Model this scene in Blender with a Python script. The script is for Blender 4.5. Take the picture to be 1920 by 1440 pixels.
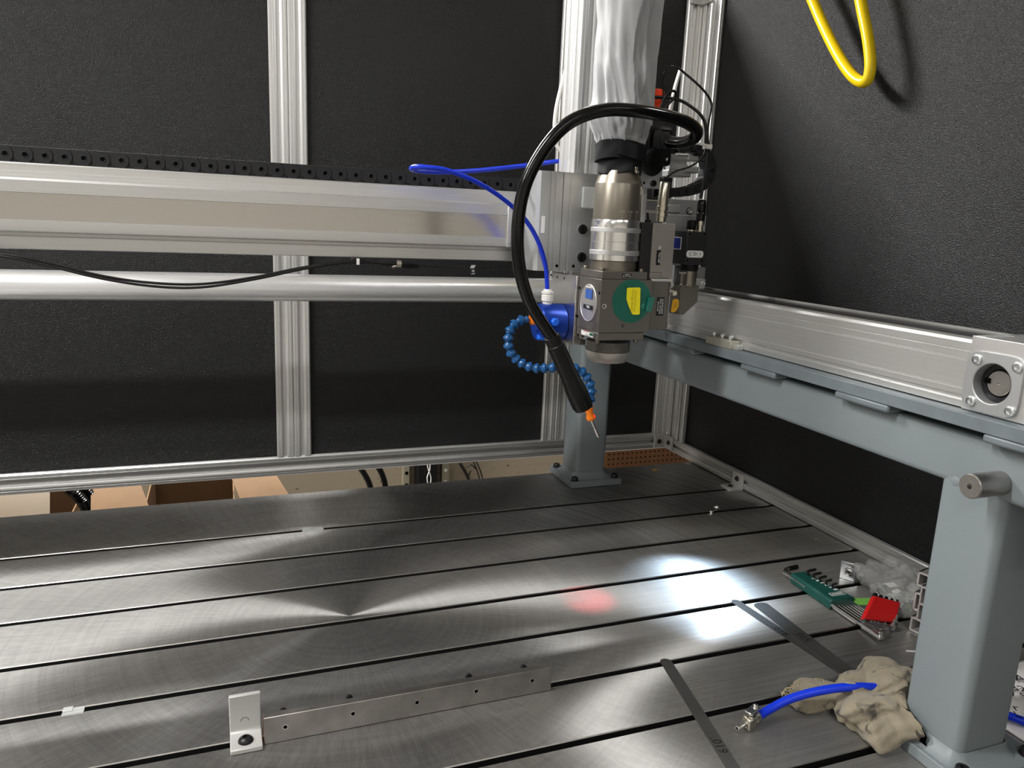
import bpy, bmesh, math, random
from mathutils import Vector, Matrix, noise
V = Vector
PI = math.pi
S = bpy.context.scene
COL = S.collection
random.seed(7)
for o in list(bpy.data.objects): bpy.data.objects.remove(o)

# ------------------------------------------------------------------ camera
FPX = 1427.265
ROT = Matrix(((0.9359490957444763, 0.35057882067830715, 0.03307235502507517),
              (-0.34962652169434466, 0.9139821230559361, 0.20590768334881945),
              (0.04195933153675357, -0.20428208248882498, 0.978012395254282)))   # columns: right, forward, up
EYE = V((0, 0, 0.75))
cam = bpy.data.cameras.new('camera'); camo = bpy.data.objects.new('camera', cam); COL.objects.link(camo)
r_, f_, u_ = ROT.col[0], ROT.col[1], ROT.col[2]
camo.matrix_world = Matrix(((r_[0], u_[0], -f_[0], EYE.x), (r_[1], u_[1], -f_[1], EYE.y), (r_[2], u_[2], -f_[2], EYE.z), (0, 0, 0, 1)))
cam.sensor_width = 36; cam.lens = FPX / 1920 * 36; cam.clip_start = 0.02
S.camera = camo

# ------------------------------------------------------------------ light
S.view_settings.view_transform = 'Standard'; S.view_settings.look = 'None'
S.view_settings.gamma = 1; S.view_settings.use_curve_mapping = False
S.view_settings.exposure = 0.9
W = bpy.data.worlds.new('world'); S.world = W; W.use_nodes = True
W.node_tree.nodes['Background'].inputs[0].default_value = (0.9, 0.95, 1, 1)
W.node_tree.nodes['Background'].inputs[1].default_value = 0.15
def area(name, loc, target, sx, sy, power, col=(1, 1, 1)):
    l = bpy.data.lights.new(name, 'AREA'); l.shape = 'RECTANGLE'; l.size = sx; l.size_y = sy; l.energy = power; l.color = col
    o = bpy.data.objects.new(name, l); COL.objects.link(o); o.location = loc
    d = V(target) - V(loc); o.rotation_euler = d.to_track_quat('-Z', 'Y').to_euler()
    return o
LAMPS = [((-1.55, 0.88, 2.15), 2.1, 0.12, 53), ((2.4, 0.88, 2.15), 1.2, 0.12, 14), ((0.15, -1.3, 2.15), 1.2, 0.30, 8),
         ((-1.7, -1.3, 2.15), 1.2, 0.30, 10), ((2.0, -1.3, 2.15), 1.2, 0.30, 6), ((-0.45, 2.78, 2.15), 1.5, 0.34, 115)]
for i, (p, sx, sy, e) in enumerate(LAMPS):
    area('ceiling_lamp', p, (p[0], p[1], 0), sx, sy, e, (1, 0.985, 0.965))

def spot(name, loc, target, power, size, col, blend=1.0, rad=0.01):
    l = bpy.data.lights.new(name, 'SPOT'); l.energy = power; l.spot_size = size; l.spot_blend = blend; l.color = col; l.shadow_soft_size = rad
    o = bpy.data.objects.new(name, l); COL.objects.link(o); o.location = loc
    o.rotation_euler = (V(target) - V(loc)).to_track_quat('-Z', 'Y').to_euler(); return o
spot('pilot_beam', (0.6925, 1.297, 0.495), (0.683, 1.292, 0), 24, math.radians(16), (1, 0.02, 0.04))       # the head's red pilot light
spot('head_led', (0.865, 1.335, 0.565), (0.925, 1.255, 0), 24, math.radians(40), (0.62, 0.80, 1))            # cool LED beside the camera prism

# ------------------------------------------------------------------ helpers
def P(px, py, ax, v):
    """world point where the sight line of a measured photo point meets the plane ax = v"""
    d = ROT @ V(((px - 960) / FPX, 1, -(py - 720) / FPX)); i = 'xyz'.index(ax)
    return EYE + d * ((v - EYE[i]) / d[i])
def lin(c):
    return tuple((x / 12.92 if x <= 0.04045 else ((x + 0.055) / 1.055) ** 2.4) for x in c)
def rgb(r, g, b): return lin((r / 255, g / 255, b / 255))

def box(bm, x0, x1, y0, y1, z0, z1):
    vs = [bm.verts.new((x, y, z)) for x in (x0, x1) for y in (y0, y1) for z in (z0, z1)]
    for q in ((0, 1, 3, 2), (4, 6, 7, 5), (0, 4, 5, 1), (2, 3, 7, 6), (0, 2, 6, 4), (1, 5, 7, 3)):
        bm.faces.new([vs[i] for i in q])
    return bm
def obox(bm, c, a, b, d):
    """box from centre and three half-axis vectors"""
    c, a, b, d = V(c), V(a), V(b), V(d)
    vs = [bm.verts.new(c + a * i + b * j + d * k) for i in (-1, 1) for j in (-1, 1) for k in (-1, 1)]
    for q in ((0, 1, 3, 2), (4, 6, 7, 5), (0, 4, 5, 1), (2, 3, 7, 6), (0, 2, 6, 4), (1, 5, 7, 3)):
        bm.faces.new([vs[i] for i in q])
    return bm
def frame(ax):
    ax = V(ax).normalized(); t = V((0, 0, 1)) if abs(ax.z) < 0.9 else V((1, 0, 0))
    a = ax.cross(t).normalized(); return ax, a, ax.cross(a).normalized()
def lathe(bm, p, axis, prof, n=32, caps=True):
    """prof = list of (distance along axis, radius)"""
    p = V(p); ax, a, b = frame(axis); rings = []
    for t, r in prof:
        rings.append([bm.verts.new(p + ax * t + (a * math.cos(2 * PI * k / n) + b * math.sin(2 * PI * k / n)) * max(r, 1e-5)) for k in range(n)])
    for A, B in zip(rings, rings[1:]):
        for k in range(n): bm.faces.new((A[k], A[(k + 1) % n], B[(k + 1) % n], B[k]))
    if caps:
        bm.faces.new(rings[0][::-1]); bm.faces.new(rings[-1])
    return bm
def cyl(bm, p0, p1, r0, r1=None, n=24):
    p0, p1 = V(p0), V(p1)
    return lathe(bm, p0, p1 - p0, [(0, r0), ((p1 - p0).length, r0 if r1 is None else r1)], n)
def smooth(pts, sub=8):
    pts = [V(p) for p in pts]; q = [pts[0] * 2 - pts[1]] + pts + [pts[-1] * 2 - pts[-2]]; out = []
    for i in range(1, len(q) - 2):
        for k in range(sub):
            t = k / sub; a, b, c, d = q[i - 1], q[i], q[i + 1], q[i + 2]
            out.append(0.5 * ((2 * b) + (c - a) * t + (2 * a - 5 * b + 4 * c - d) * t * t + (3 * b - a - 3 * c + d) * t ** 3))
    return out + [pts[-1]]
def tube(bm, pts, r, n=12, sub=8, flat=None):
    """round tube; r may be a function of 0..1; flat = (normal, factor) squeezes it into a ribbon"""
    pts = smooth(pts, sub) if sub > 1 else [V(p) for p in pts]
    rings = []; up = None; N = len(pts)
    for i, p in enumerate(pts):
        t = (pts[min(i + 1, N - 1)] - pts[max(i - 1, 0)]).normalized()
        if up is None: up = frame(t)[1]
        up = (up - t * up.dot(t)).normalized(); s = t.cross(up)
        rr = r(i / (N - 1)) if callable(r) else r
        ring = []
        for k in range(n):
            o = (up * math.cos(2 * PI * k / n) + s * math.sin(2 * PI * k / n)) * rr
            ring.append(bm.verts.new(p + o))
        rings.append(ring)
    for A, B in zip(rings, rings[1:]):
        for k in range(n): bm.faces.new((A[k], A[(k + 1) % n], B[(k + 1) % n], B[k]))
    bm.faces.new(rings[0][::-1]); bm.faces.new(rings[-1])
    return bm
def prism(bm, poly, ext):
    """polygon of 3-D points pushed along ext"""
    ext = V(ext); A = [bm.verts.new(V(p)) for p in poly]; B = [bm.verts.new(V(p) + ext) for p in poly]; n = len(A)
    for k in range(n): bm.faces.new((A[k], A[(k + 1) % n], B[(k + 1) % n], B[k]))
    bm.faces.new(A[::-1]); bm.faces.new(B)
    return bm
def ringplate(bm, c, axis, ro, ri, t, n=32):
    """washer: outer and inner radius, thickness along axis"""
    c = V(c); ax, a, b = frame(axis); L = []
    for rr, tt in ((ro, 0), (ro, t), (ri, t), (ri, 0)):
        L.append([bm.verts.new(c + ax * tt + (a * math.cos(2 * PI * k / n) + b * math.sin(2 * PI * k / n)) * rr) for k in range(n)])
    for i in range(4):
        A, B = L[i], L[(i + 1) % 4]
        for k in range(n): bm.faces.new((A[k], A[(k + 1) % n], B[(k + 1) % n], B[k]))
    return bm
def socket_head(bm, p, axis, r, h, n=24):
    """cap screw head with a hexagonal socket; p on the seat, axis outwards"""
    p = V(p); ax, a, b = frame(axis); n = 24
    def ring(rr, t, hexa=False):
        out = []
        for k in range(n):
            ang = 2 * PI * k / n; q = rr
            if hexa: q = rr * math.cos(PI / 6) / math.cos((ang % (PI / 3)) - PI / 6)
            out.append(bm.verts.new(p + ax * t + (a * math.cos(ang) + b * math.sin(ang)) * q))
        return out
    L = [ring(r, 0), ring(r, h * 0.85), ring(r * 0.9, h), ring(r * 0.55, h, True), ring(r * 0.55, h * 0.35, True)]
    for A, B in zip(L, L[1:]):
        for k in range(n): bm.faces.new((A[k], A[(k + 1) % n], B[(k + 1) % n], B[k]))
    bm.faces.new(L[0][::-1]); bm.faces.new(L[-1]); return bm
def button_head(bm, p, axis, r, h):
    return lathe(bm, p, axis, [(0, r), (h * 0.35, r * 0.95), (h * 0.7, r * 0.75), (h, r * 0.42), (h, r * 0.36), (h * 0.5, r * 0.3)], 20)
def NB(): return bmesh.new()

ROOT = {}
def build(name, bm, mat, parent=None, bevel=0.0, angle=35, seg=2, flat=False, origin=None, kind=None):
    """link the bmesh as ONE object; coordinates in it are world coordinates"""
    bmesh.ops.recalc_face_normals(bm, faces=bm.faces)
    if parent is not None: org = ROOT[parent.name]
    elif origin is not None: org = V(origin)
    else:
        co = [v.co for v in bm.verts]
        org = V(((min(c.x for c in co) + max(c.x for c in co)) / 2, (min(c.y for c in co) + max(c.y for c in co)) / 2, min(c.z for c in co)))
    for v in bm.verts: v.co -= org
    me = bpy.data.meshes.new(name); bm.to_mesh(me); bm.free()
    if not flat:
        me.polygons.foreach_set('use_smooth', [True] * len(me.polygons)); me.set_sharp_from_angle(angle=math.radians(angle))
    me.materials.append(mat)
    o = bpy.data.objects.new(name, me); COL.objects.link(o)
    if parent is not None: o.parent = parent
    else: o.location = org
    ROOT[o.name] = org
    if bevel:
        m = o.modifiers.new('bevel', 'BEVEL'); m.width = bevel; m.segments = seg; m.limit_method = 'ANGLE'; m.angle_limit = math.radians(40); m.harden_normals = False
    if kind: o['kind'] = kind
    return o
def thing(name, label, cat, loc, group=None):
    o = bpy.data.objects.new(name, None); COL.objects.link(o); o.location = loc; o.empty_display_size = 0.02
    ROOT[o.name] = V(loc); return tag(o, label, cat, group)
def tag(o, label, cat, group=None):
    o['label'] = label; o['category'] = cat
    if group: o['group'] = group
    return o
def struct(name, bm, mat, **k):
    return build(name, bm, mat, kind='structure', **k)
def text(body, mat, parent, org, xdir, ydir, size, name='lettering', lift=0.0004, align='CENTER', space=1.0):
    """flat print: built-in font turned into a mesh and laid on its surface"""
    cu = bpy.data.curves.new(name, 'FONT'); cu.body = body; cu.size = size; cu.align_x = align; cu.align_y = 'CENTER'; cu.space_line = space
    cu.resolution_u = 2
    t = bpy.data.objects.new('tmp', cu); COL.objects.link(t)
    bpy.context.view_layer.update()
    me = bpy.data.meshes.new_from_object(t.evaluated_get(bpy.context.evaluated_depsgraph_get()))
    bpy.data.objects.remove(t)
    x = V(xdir).normalized(); y = (V(ydir) - x * V(ydir).dot(x)).normalized(); z = x.cross(y)
    base = V(org) - ROOT[parent.name] + z * lift
    for v in me.vertices: v.co = base + x * v.co.x + y * v.co.y
    me.materials.clear(); me.materials.append(mat); me.name = name
    o = bpy.data.objects.new(name, me); COL.objects.link(o); o.parent = parent; ROOT[o.name] = ROOT[parent.name]
    return o

# ------------------------------------------------------------------ materials
def mat(name, col, metal=0.0, rough=0.5, bump=None, spec=0.5, var=0.0, vscale=8.0, trans=0.0, ior=1.45, coat=0.0, stretch=None, sheen=0.0, rvar=0.0):
    m = bpy.data.materials.new(name); m.use_nodes = True; nt = m.node_tree; b = nt.nodes['Principled BSDF']
    b.inputs['Base Color'].default_value = (*col[:3], 1); b.inputs['Metallic'].default_value = metal; b.inputs['Roughness'].default_value = rough
    b.inputs['Specular IOR Level'].default_value = spec; b.inputs['IOR'].default_value = ior
    b.inputs['Transmission Weight'].default_value = trans; b.inputs['Coat Weight'].default_value = coat
    b.inputs['Sheen Weight'].default_value = sheen
    tc = nt.nodes.new('ShaderNodeTexCoord'); src = tc.outputs['Object']
    if stretch:
        mp = nt.nodes.new('ShaderNodeMapping'); mp.inputs['Scale'].default_value = stretch; nt.links.new(src, mp.inputs[0]); src = mp.outputs[0]
    if bump:
        n = nt.nodes.new('ShaderNodeTexNoise'); n.inputs['Scale'].default_value = bump[0]; n.inputs['Detail'].default_value = 3
        nt.links.new(src, n.inputs['Vector'])
        bp = nt.nodes.new('ShaderNodeBump'); bp.inputs['Strength'].default_value = bump[1]; bp.inputs['Distance'].default_value = bump[2] if len(bump) > 2 else 0.001
        nt.links.new(n.outputs[0], bp.inputs['Height']); nt.links.new(bp.outputs[0], b.inputs['Normal'])
    if var or rvar:
        n2 = nt.nodes.new('ShaderNodeTexNoise'); n2.inputs['Scale'].default_value = vscale; n2.inputs['Detail'].default_value = 5
        nt.links.new(src, n2.inputs['Vector'])
        if var:
            mr = nt.nodes.new('ShaderNodeMapRange'); mr.inputs[1].default_value = 0.3; mr.inputs[2].default_value = 0.7; mr.inputs[3].default_value = 1 - var; mr.inputs[4].default_value = 1 + var
            nt.links.new(n2.outputs[0], mr.inputs[0])
            mx = nt.nodes.new('ShaderNodeVectorMath'); mx.operation = 'SCALE'; mx.inputs[0].default_value = col[:3]
            nt.links.new(mr.outputs[0], mx.inputs['Scale']); nt.links.new(mx.outputs[0], b.inputs['Base Color'])
        if rvar:
            m3 = nt.nodes.new('ShaderNodeMapRange'); m3.inputs[1].default_value = 0.3; m3.inputs[2].default_value = 0.7; m3.inputs[3].default_value = rough - rvar; m3.inputs[4].default_value = rough + rvar
            nt.links.new(n2.outputs[0], m3.inputs[0]); nt.links.new(m3.outputs[0], b.inputs['Roughness'])
    return m
M = {}
M['alu'] = mat('anodised_aluminium', (0.72, 0.715, 0.70), 0.85, 0.38, var=0.04, vscale=4, bump=(900, 0.05, 0.0003))
M['alu_x'] = mat('extruded_aluminium', (0.66, 0.66, 0.65), 0.85, 0.36, stretch=(1, 60, 60), bump=(30, 0.08, 0.0004), var=0.04, vscale=6)
M['alu_y'] = mat('extruded_aluminium_rail', (0.66, 0.66, 0.645), 0.8, 0.38, stretch=(60, 1, 60), bump=(30, 0.08, 0.0004), var=0.04, vscale=6)
M['alu_grey'] = mat('grey_anodised_aluminium', (0.46, 0.47, 0.475), 0.7, 0.42, bump=(900, 0.05, 0.0003))
M['chrome'] = mat('bright_steel', (0.78, 0.77, 0.74), 1, 0.16)
M['tube_steel'] = mat('polished_tube', (0.90, 0.905, 0.91), 0.65, 0.33, stretch=(1, 40, 40), bump=(20, 0.15, 0.0006), rvar=0.06, vscale=5)
M['strip'] = mat('brushed_steel_strip', (0.62, 0.60, 0.57), 1, 0.2, stretch=(1, 80, 80), bump=(40, 0.12, 0.0003), rvar=0.05, vscale=10)
M['steel'] = mat('ground_steel', (0.40, 0.38, 0.36), 1, 0.36, bump=(300, 0.1, 0.0003), var=0.15, vscale=30)
M['blacksteel'] = mat('black_oxide_steel', (0.018, 0.018, 0.019), 0.4, 0.35)
M['zinc'] = mat('zinc_plate', (0.70, 0.72, 0.74), 1, 0.3, var=0.1, vscale=200)
M['nickel'] = mat('nickel_brass', (0.66, 0.62, 0.52), 1, 0.22)
M['paint'] = mat('grey_blue_paint', rgb(120, 128, 131), 0, 0.42, bump=(450, 0.12, 0.0006), var=0.04, vscale=6)
M['plate'] = mat('grey_plate', rgb(108, 117, 121), 0.1, 0.45, bump=(120, 0.1, 0.0005), var=0.1, vscale=25)
M['panel'] = mat('black_textured_panel', (0.0075, 0.0075, 0.008), 0, 0.35, bump=(350, 1.0, 0.0028), spec=0.45)
M['head'] = mat('grey_brown_anodised', (0.155, 0.143, 0.125), 0.55, 0.42, bump=(1200, 0.12, 0.0003))
M['head_light'] = mat('pale_brown_anodised', (0.36, 0.34, 0.305), 0.5, 0.42, bump=(1200, 0.12, 0.0003))
M['head_dark'] = mat('dark_brown_anodised', (0.10, 0.094, 0.085), 0.5, 0.4, bump=(1200, 0.12, 0.0003))
M['barrel'] = mat('satin_bronze_barrel', (0.25, 0.225, 0.185), 0.85, 0.33, bump=(900, 0.05, 0.0002))
M['ring'] = mat('bright_aluminium_ring', (0.85, 0.85, 0.84), 1, 0.2)
M['ring_matt'] = mat('matt_aluminium_ring', (0.60, 0.60, 0.59), 0.9, 0.5)
M['black'] = mat('black_plastic', (0.007, 0.007, 0.007), 0, 0.36, bump=(500, 0.05, 0.0004), spec=0.28)
M['rubber'] = mat('black_rubber_hose', (0.004, 0.004, 0.004), 0, 0.15, spec=0.4)
M['blackmatt'] = mat('black_powder_coat', (0.017, 0.017, 0.018), 0, 0.5, bump=(900, 0.15, 0.0003))
M['chain'] = mat('charcoal_nylon', (0.018, 0.018, 0.019), 0, 0.45, bump=(700, 0.08, 0.0003), spec=0.3)
M['cable'] = mat('black_cable', (0.008, 0.008, 0.008), 0, 0.32, spec=0.35)
M['velcro'] = mat('hook_and_loop', (0.009, 0.009, 0.010), 0, 0.85, bump=(1500, 0.6, 0.001), spec=0.2)
M['cloth'] = mat('silver_grey_cloth', (0.31, 0.315, 0.32), 0.0, 0.55, bump=(1200, 0.25, 0.0006), var=0.06, vscale=25, sheen=0.25)
M['blue'] = mat('blue_air_tube', (0.005, 0.035, 0.62), 0, 0.28)
M['blue_ano'] = mat('blue_anodised', (0.005, 0.045, 0.36), 0.4, 0.3)
M['blue_light'] = mat('bright_blue_plastic', (0.01, 0.15, 0.85), 0, 0.3)
M['segment'] = mat('steel_blue_plastic', (0.009, 0.085, 0.25), 0, 0.25)
M['orange'] = mat('orange_plastic', (0.95, 0.22, 0.01), 0, 0.35)
M['red_orange'] = mat('red_orange_plastic', (0.85, 0.06, 0.015), 0, 0.35)
M['white'] = mat('white_plastic', (0.78, 0.77, 0.73), 0, 0.4)
M['yellow'] = mat('yellow_hose', (0.86, 0.62, 0.005), 0, 0.3)
M['yellow_tag'] = mat('yellow_label', (0.93, 0.80, 0.01), 0, 0.45)
M['amber'] = mat('amber_label', (0.85, 0.45, 0.01), 0, 0.4)
M['white_print'] = mat('white_print', (0.85, 0.85, 0.85), 0, 0.5)
M['grey_print'] = mat('pale_grey_print', (0.5, 0.49, 0.47), 0, 0.5)
M['black_print'] = mat('black_print', (0.01, 0.01, 0.012), 0, 0.5)
M['olive_print'] = mat('olive_print', (0.45, 0.37, 0.01), 0, 0.5)
M['label_black'] = mat('black_label', (0.01, 0.01, 0.01), 0, 0.35)
M['label_white'] = mat('white_label', (0.82, 0.82, 0.80), 0, 0.4)
M['label_blue'] = mat('blue_label', (0.03, 0.09, 0.33), 0, 0.45)
M['label_navy'] = mat('navy_label', (0.005, 0.02, 0.24), 0, 0.35)
M['label_green'] = mat('green_label', (0.02, 0.13, 0.06), 0, 0.4)
M['label_red'] = mat('red_print', (0.6, 0.03, 0.06), 0, 0.4)
M['mirror_disc'] = mat('turned_aluminium', (0.60, 0.585, 0.56), 0.85, 0.42)
M['cardboard'] = mat('cardboard', rgb(104, 78, 50), 0, 0.75, var=0.08, vscale=14, bump=(200, 0.1, 0.0008))
M['paleboard'] = mat('pale_cardboard', rgb(104, 91, 73), 0, 0.6, var=0.05)
M['green_case'] = mat('dark_green_plastic', (0.012, 0.085, 0.07), 0, 0.35)
M['red_case'] = mat('red_rubber', (0.70, 0.012, 0.012), 0, 0.5, bump=(300, 0.2, 0.0006))
M['hexsteel'] = mat('chrome_hex_steel', (0.72, 0.71, 0.69), 1, 0.2)
M['greyhex'] = mat('grey_hex_steel', (0.22, 0.22, 0.23), 0.8, 0.4)
M['gauge'] = mat('feeler_steel', (0.27, 0.265, 0.26), 1, 0.5, bump=(200, 0.1, 0.0003), var=0.12, vscale=12)
M['brass'] = mat('brass', (0.80, 0.52, 0.16), 1, 0.25)
M['paper'] = mat('white_paper', (0.75, 0.75, 0.73), 0, 0.7)
M['dark'] = mat('dark_recess', (0.002, 0.002, 0.002), 0, 0.9, spec=0.05)
M['standard'] = mat('galvanised_upright', (0.33, 0.30, 0.22), 0.5, 0.5)

def film(name, tint, fac, rough=0.12, bump=None):
    """thin clear plastic: mostly see-through with a gloss"""
    m = bpy.data.materials.new(name); m.use_nodes = True; nt = m.node_tree; nt.nodes.clear()
    out = nt.nodes.new('ShaderNodeOutputMaterial'); mx = nt.nodes.new('ShaderNodeMixShader'); tr = nt.nodes.new('ShaderNodeBsdfTransparent')
    pb = nt.nodes.new('ShaderNodeBsdfPrincipled'); tr.inputs[0].default_value = (*[min(1, 0.6 + t * 0.4) for t in tint], 1)
    pb.inputs['Base Color'].default_value = (*tint, 1); pb.inputs['Roughness'].default_value = rough; pb.inputs['Specular IOR Level'].default_value = 0.9
    mx.inputs[0].default_value = fac
    nt.links.new(tr.outputs[0], mx.inputs[1]); nt.links.new(pb.outputs[0], mx.inputs[2]); nt.links.new(mx.outputs[0], out.inputs[0])
    if bump:
        n = nt.nodes.new('ShaderNodeTexNoise'); n.inputs['Scale'].default_value = bump[0]; n.inputs['Detail'].default_value = 2
        bp = nt.nodes.new('ShaderNodeBump'); bp.inputs['Strength'].default_value = bump[1]; bp.inputs['Distance'].default_value = 0.004
        nt.links.new(n.outputs[0], bp.inputs['Height']); nt.links.new(bp.outputs[0], pb.inputs['Normal'])
    return m
M['film'] = film('clear_film', (0.8, 0.81, 0.8), 0.26, 0.06, (60, 0.9))
M['clear'] = film('clear_strip', (0.9, 0.92, 0.9), 0.35, 0.1)
M['green_film'] = film('green_protective_film', (0.02, 0.30, 0.24), 0.13, 0.1)
M['green_film'].node_tree.nodes['Transparent BSDF'].inputs[0].default_value = (0.66, 0.97, 0.90, 1)
M['green_tab'] = film('green_film_folded', (0.0, 0.22, 0.16), 0.7, 0.2)

TWIST = -0.75
def table_material():
    """ground cast iron: radial and circular machining marks around the grinding centre"""
    m = bpy.data.materials.new('ground_cast_iron'); m.use_nodes = True; nt = m.node_tree; N = nt.nodes.new; L = nt.links.new
    b = nt.nodes['Principled BSDF']
    def vm(op, a, c=None, sc=None):
        n = N('ShaderNodeVectorMath'); n.operation = op
        for i, s in enumerate((a, c)):
            if s is None: continue
            if hasattr(s, 'is_linked'): L(s, n.inputs[i])
            else: n.inputs[i].default_value = s
        if sc is not None:
            if hasattr(sc, 'is_linked'): L(sc, n.inputs['Scale'])
            else: n.inputs['Scale'].default_value = sc
        return n
    def mt(op, a, c=None):
        n = N('ShaderNodeMath'); n.operation = op
        for i, s in enumerate((a, c)):
            if s is None: continue
            if hasattr(s, 'is_linked'): L(s, n.inputs[i])
            else: n.inputs[i].default_value = s
        return n.outputs[0]
    def rng(s, a, c, d, e, sm=False):
        n = N('ShaderNodeMapRange'); L(s, n.inputs[0])
        if sm: n.interpolation_type = 'SMOOTHSTEP'
        for i, v in enumerate((a, c, d, e)): n.inputs[i + 1].default_value = v
        return n.outputs[0]
    def nz(vec, scale, det=3, rough=0.6):
        n = N('ShaderNodeTexNoise'); n.inputs['Scale'].default_value = scale; n.inputs['Detail'].default_value = det; n.inputs['Roughness'].default_value = rough
        L(vec, n.inputs['Vector']); return n.outputs[0]
    geo = N('ShaderNodeNewGeometry'); pos = geo.outputs['Position']
    flatp = vm('MULTIPLY', pos, (1, 1, 0)).outputs[0]
    d = vm('SUBTRACT', flatp, (0.206, 1.358, 0)).outputs[0]
    r = vm('LENGTH', d).outputs['Value']; u = vm('NORMALIZE', d).outputs[0]
    sep = N('ShaderNodeSeparateXYZ'); L(pos, sep.inputs[0])
    # marks running out from the centre, marks running round it, and cross hatching
    c1 = N('ShaderNodeCombineXYZ'); su = N('ShaderNodeSeparateXYZ'); L(u, su.inputs[0])
    L(mt('MULTIPLY', su.outputs[0], 26.0), c1.inputs[0]); L(mt('MULTIPLY', su.outputs[1], 26.0), c1.inputs[1]); L(mt('MULTIPLY', r, 7.0), c1.inputs[2])
    rad = nz(c1.outputs[0], 2.6, 7, 0.8)
    c2 = N('ShaderNodeCombineXYZ'); L(mt('MULTIPLY', r, 120.0), c2.inputs[0]); L(mt('MULTIPLY', su.outputs[0], 1.5), c2.inputs[1]); L(mt('MULTIPLY', su.outputs[1], 1.5), c2.inputs[2])
    arc = nz(c2.outputs[0], 1.0, 5, 0.7)
    def hatch(ang, s):
        mp = N('ShaderNodeMapping'); mp.inputs['Rotation'].default_value = (0, 0, ang); mp.inputs['Scale'].default_value = (2.5, s, 1); L(flatp, mp.inputs[0])
        return nz(mp.outputs[0], 1.0, 4, 0.7)
    h1, h2 = hatch(0.45, 140), hatch(-0.95, 140)
    hx = mt('MAXIMUM', h1, h2)
    farx = rng(sep.outputs[0], 0.45, 1.0, 0, 1, True)
    fary = rng(sep.outputs[1], 1.25, 1.7, 0, 1, True)
    def mixv(f, a, c):
        n = N('ShaderNodeMix'); n.data_type = 'FLOAT'
        for k, s in ((0, f), (2, a), (3, c)):
            if hasattr(s, 'is_linked'): L(s, n.inputs[k])
            else: n.inputs[k].default_value = s
        return n.outputs[0]
    right = mixv(fary, hx, arc)
    cross = mt('ADD', mt('MULTIPLY', rad, 0.62), mt('MULTIPLY', arc, 0.38))
    marks = mixv(farx, cross, right)
    big = nz(flatp, 3.0, 4)
    val = mt('MULTIPLY', rng(marks, 0.28, 0.72, 0.66, 1.34), rng(big, 0.3, 0.7, 0.88, 1.12))
    L(vm('SCALE', (0.385, 0.38, 0.368), None, val).outputs[0], b.inputs['Base Color'])
    b.inputs['Metallic'].default_value = 1.0
    L(rng(marks, 0.2, 0.8, 0.50, 0.36), b.inputs['Roughness'])
    b.inputs['Anisotropic'].default_value = 1.0
    tang = vm('CROSS_PRODUCT', u, (0, 0, 1)).outputs[0]
    rear = rng(sep.outputs[1], 1.50, 1.90, 0, 0.75, True)
    tmix = N('ShaderNodeMix'); tmix.data_type = 'VECTOR'; L(rear, tmix.inputs[0]); L(tang, tmix.inputs[4]); L(u, tmix.inputs[5])
    vr = N('ShaderNodeVectorRotate'); vr.rotation_type = 'Z_AXIS'; L(tmix.outputs[1], vr.inputs['Vector'])
    L(mt('MULTIPLY', rng(su.outputs[0], -0.1, 0.7, 0, TWIST, True), rng(sep.outputs[1], 0.90, 1.16, 0, 1, True)), vr.inputs['Angle'])             # added tangent twist, swings the highlight up on the right half
    L(vm('NORMALIZE', vr.outputs[0]).outputs[0], b.inputs['Tangent'])      # the rear strip was ground crosswise
    b2 = N('ShaderNodeBsdfPrincipled'); b2.inputs['Metallic'].default_value = 1.0; b2.inputs['Roughness'].default_value = 0.6
    L(b.inputs['Base Color'].links[0].from_socket, b2.inputs['Base Color'])
    ms = N('ShaderNodeMixShader'); ms.inputs[0].default_value = 0.32; L(b.outputs[0], ms.inputs[1]); L(b2.outputs[0], ms.inputs[2])
    L(ms.outputs[0], nt.nodes['Material Output'].inputs[0])
    bp = N('ShaderNodeBump'); bp.inputs['Strength'].default_value = 0.10; bp.inputs['Distance'].default_value = 0.0006
    L(marks, bp.inputs['Height']); L(bp.outputs[0], b.inputs['Normal'])
    return m
M['table'] = table_material()
def wall_material(name, base, spot, thr, scale):
    m = bpy.data.materials.new(name); m.use_nodes = True; nt = m.node_tree; b = nt.nodes['Principled BSDF']; b.inputs['Roughness'].default_value = 0.75
    tc = nt.nodes.new('ShaderNodeTexCoord'); n = nt.nodes.new('ShaderNodeTexNoise'); n.inputs['Scale'].default_value = scale; n.inputs['Detail'].default_value = 4
    nt.links.new(tc.outputs['Object'], n.inputs['Vector'])
    cr = nt.nodes.new('ShaderNodeValToRGB'); cr.color_ramp.elements[0].position = thr; cr.color_ramp.elements[0].color = (*base, 1)
    cr.color_ramp.elements[1].position = thr + 0.05; cr.color_ramp.elements[1].color = (*spot, 1)
    nt.links.new(n.outputs[0], cr.inputs[0]); nt.links.new(cr.outputs[0], b.inputs['Base Color'])
    return m
M['blockwall'] = wall_material('painted_block_wall', rgb(138, 126, 106), rgb(82, 62, 42), 0.66, 38)
M['roomwall'] = mat('cream_wall', rgb(180, 177, 170), 0, 0.8)
M['ceiling'] = mat('white_ceiling', (0.55, 0.545, 0.53), 0, 0.9)
M['floor'] = mat('concrete_floor', (0.20, 0.19, 0.18), 0, 0.6, var=0.15, vscale=3)
M['peg'] = mat('brown_hardboard', rgb(82, 50, 20), 0, 0.5, var=0.12, vscale=10)

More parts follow.
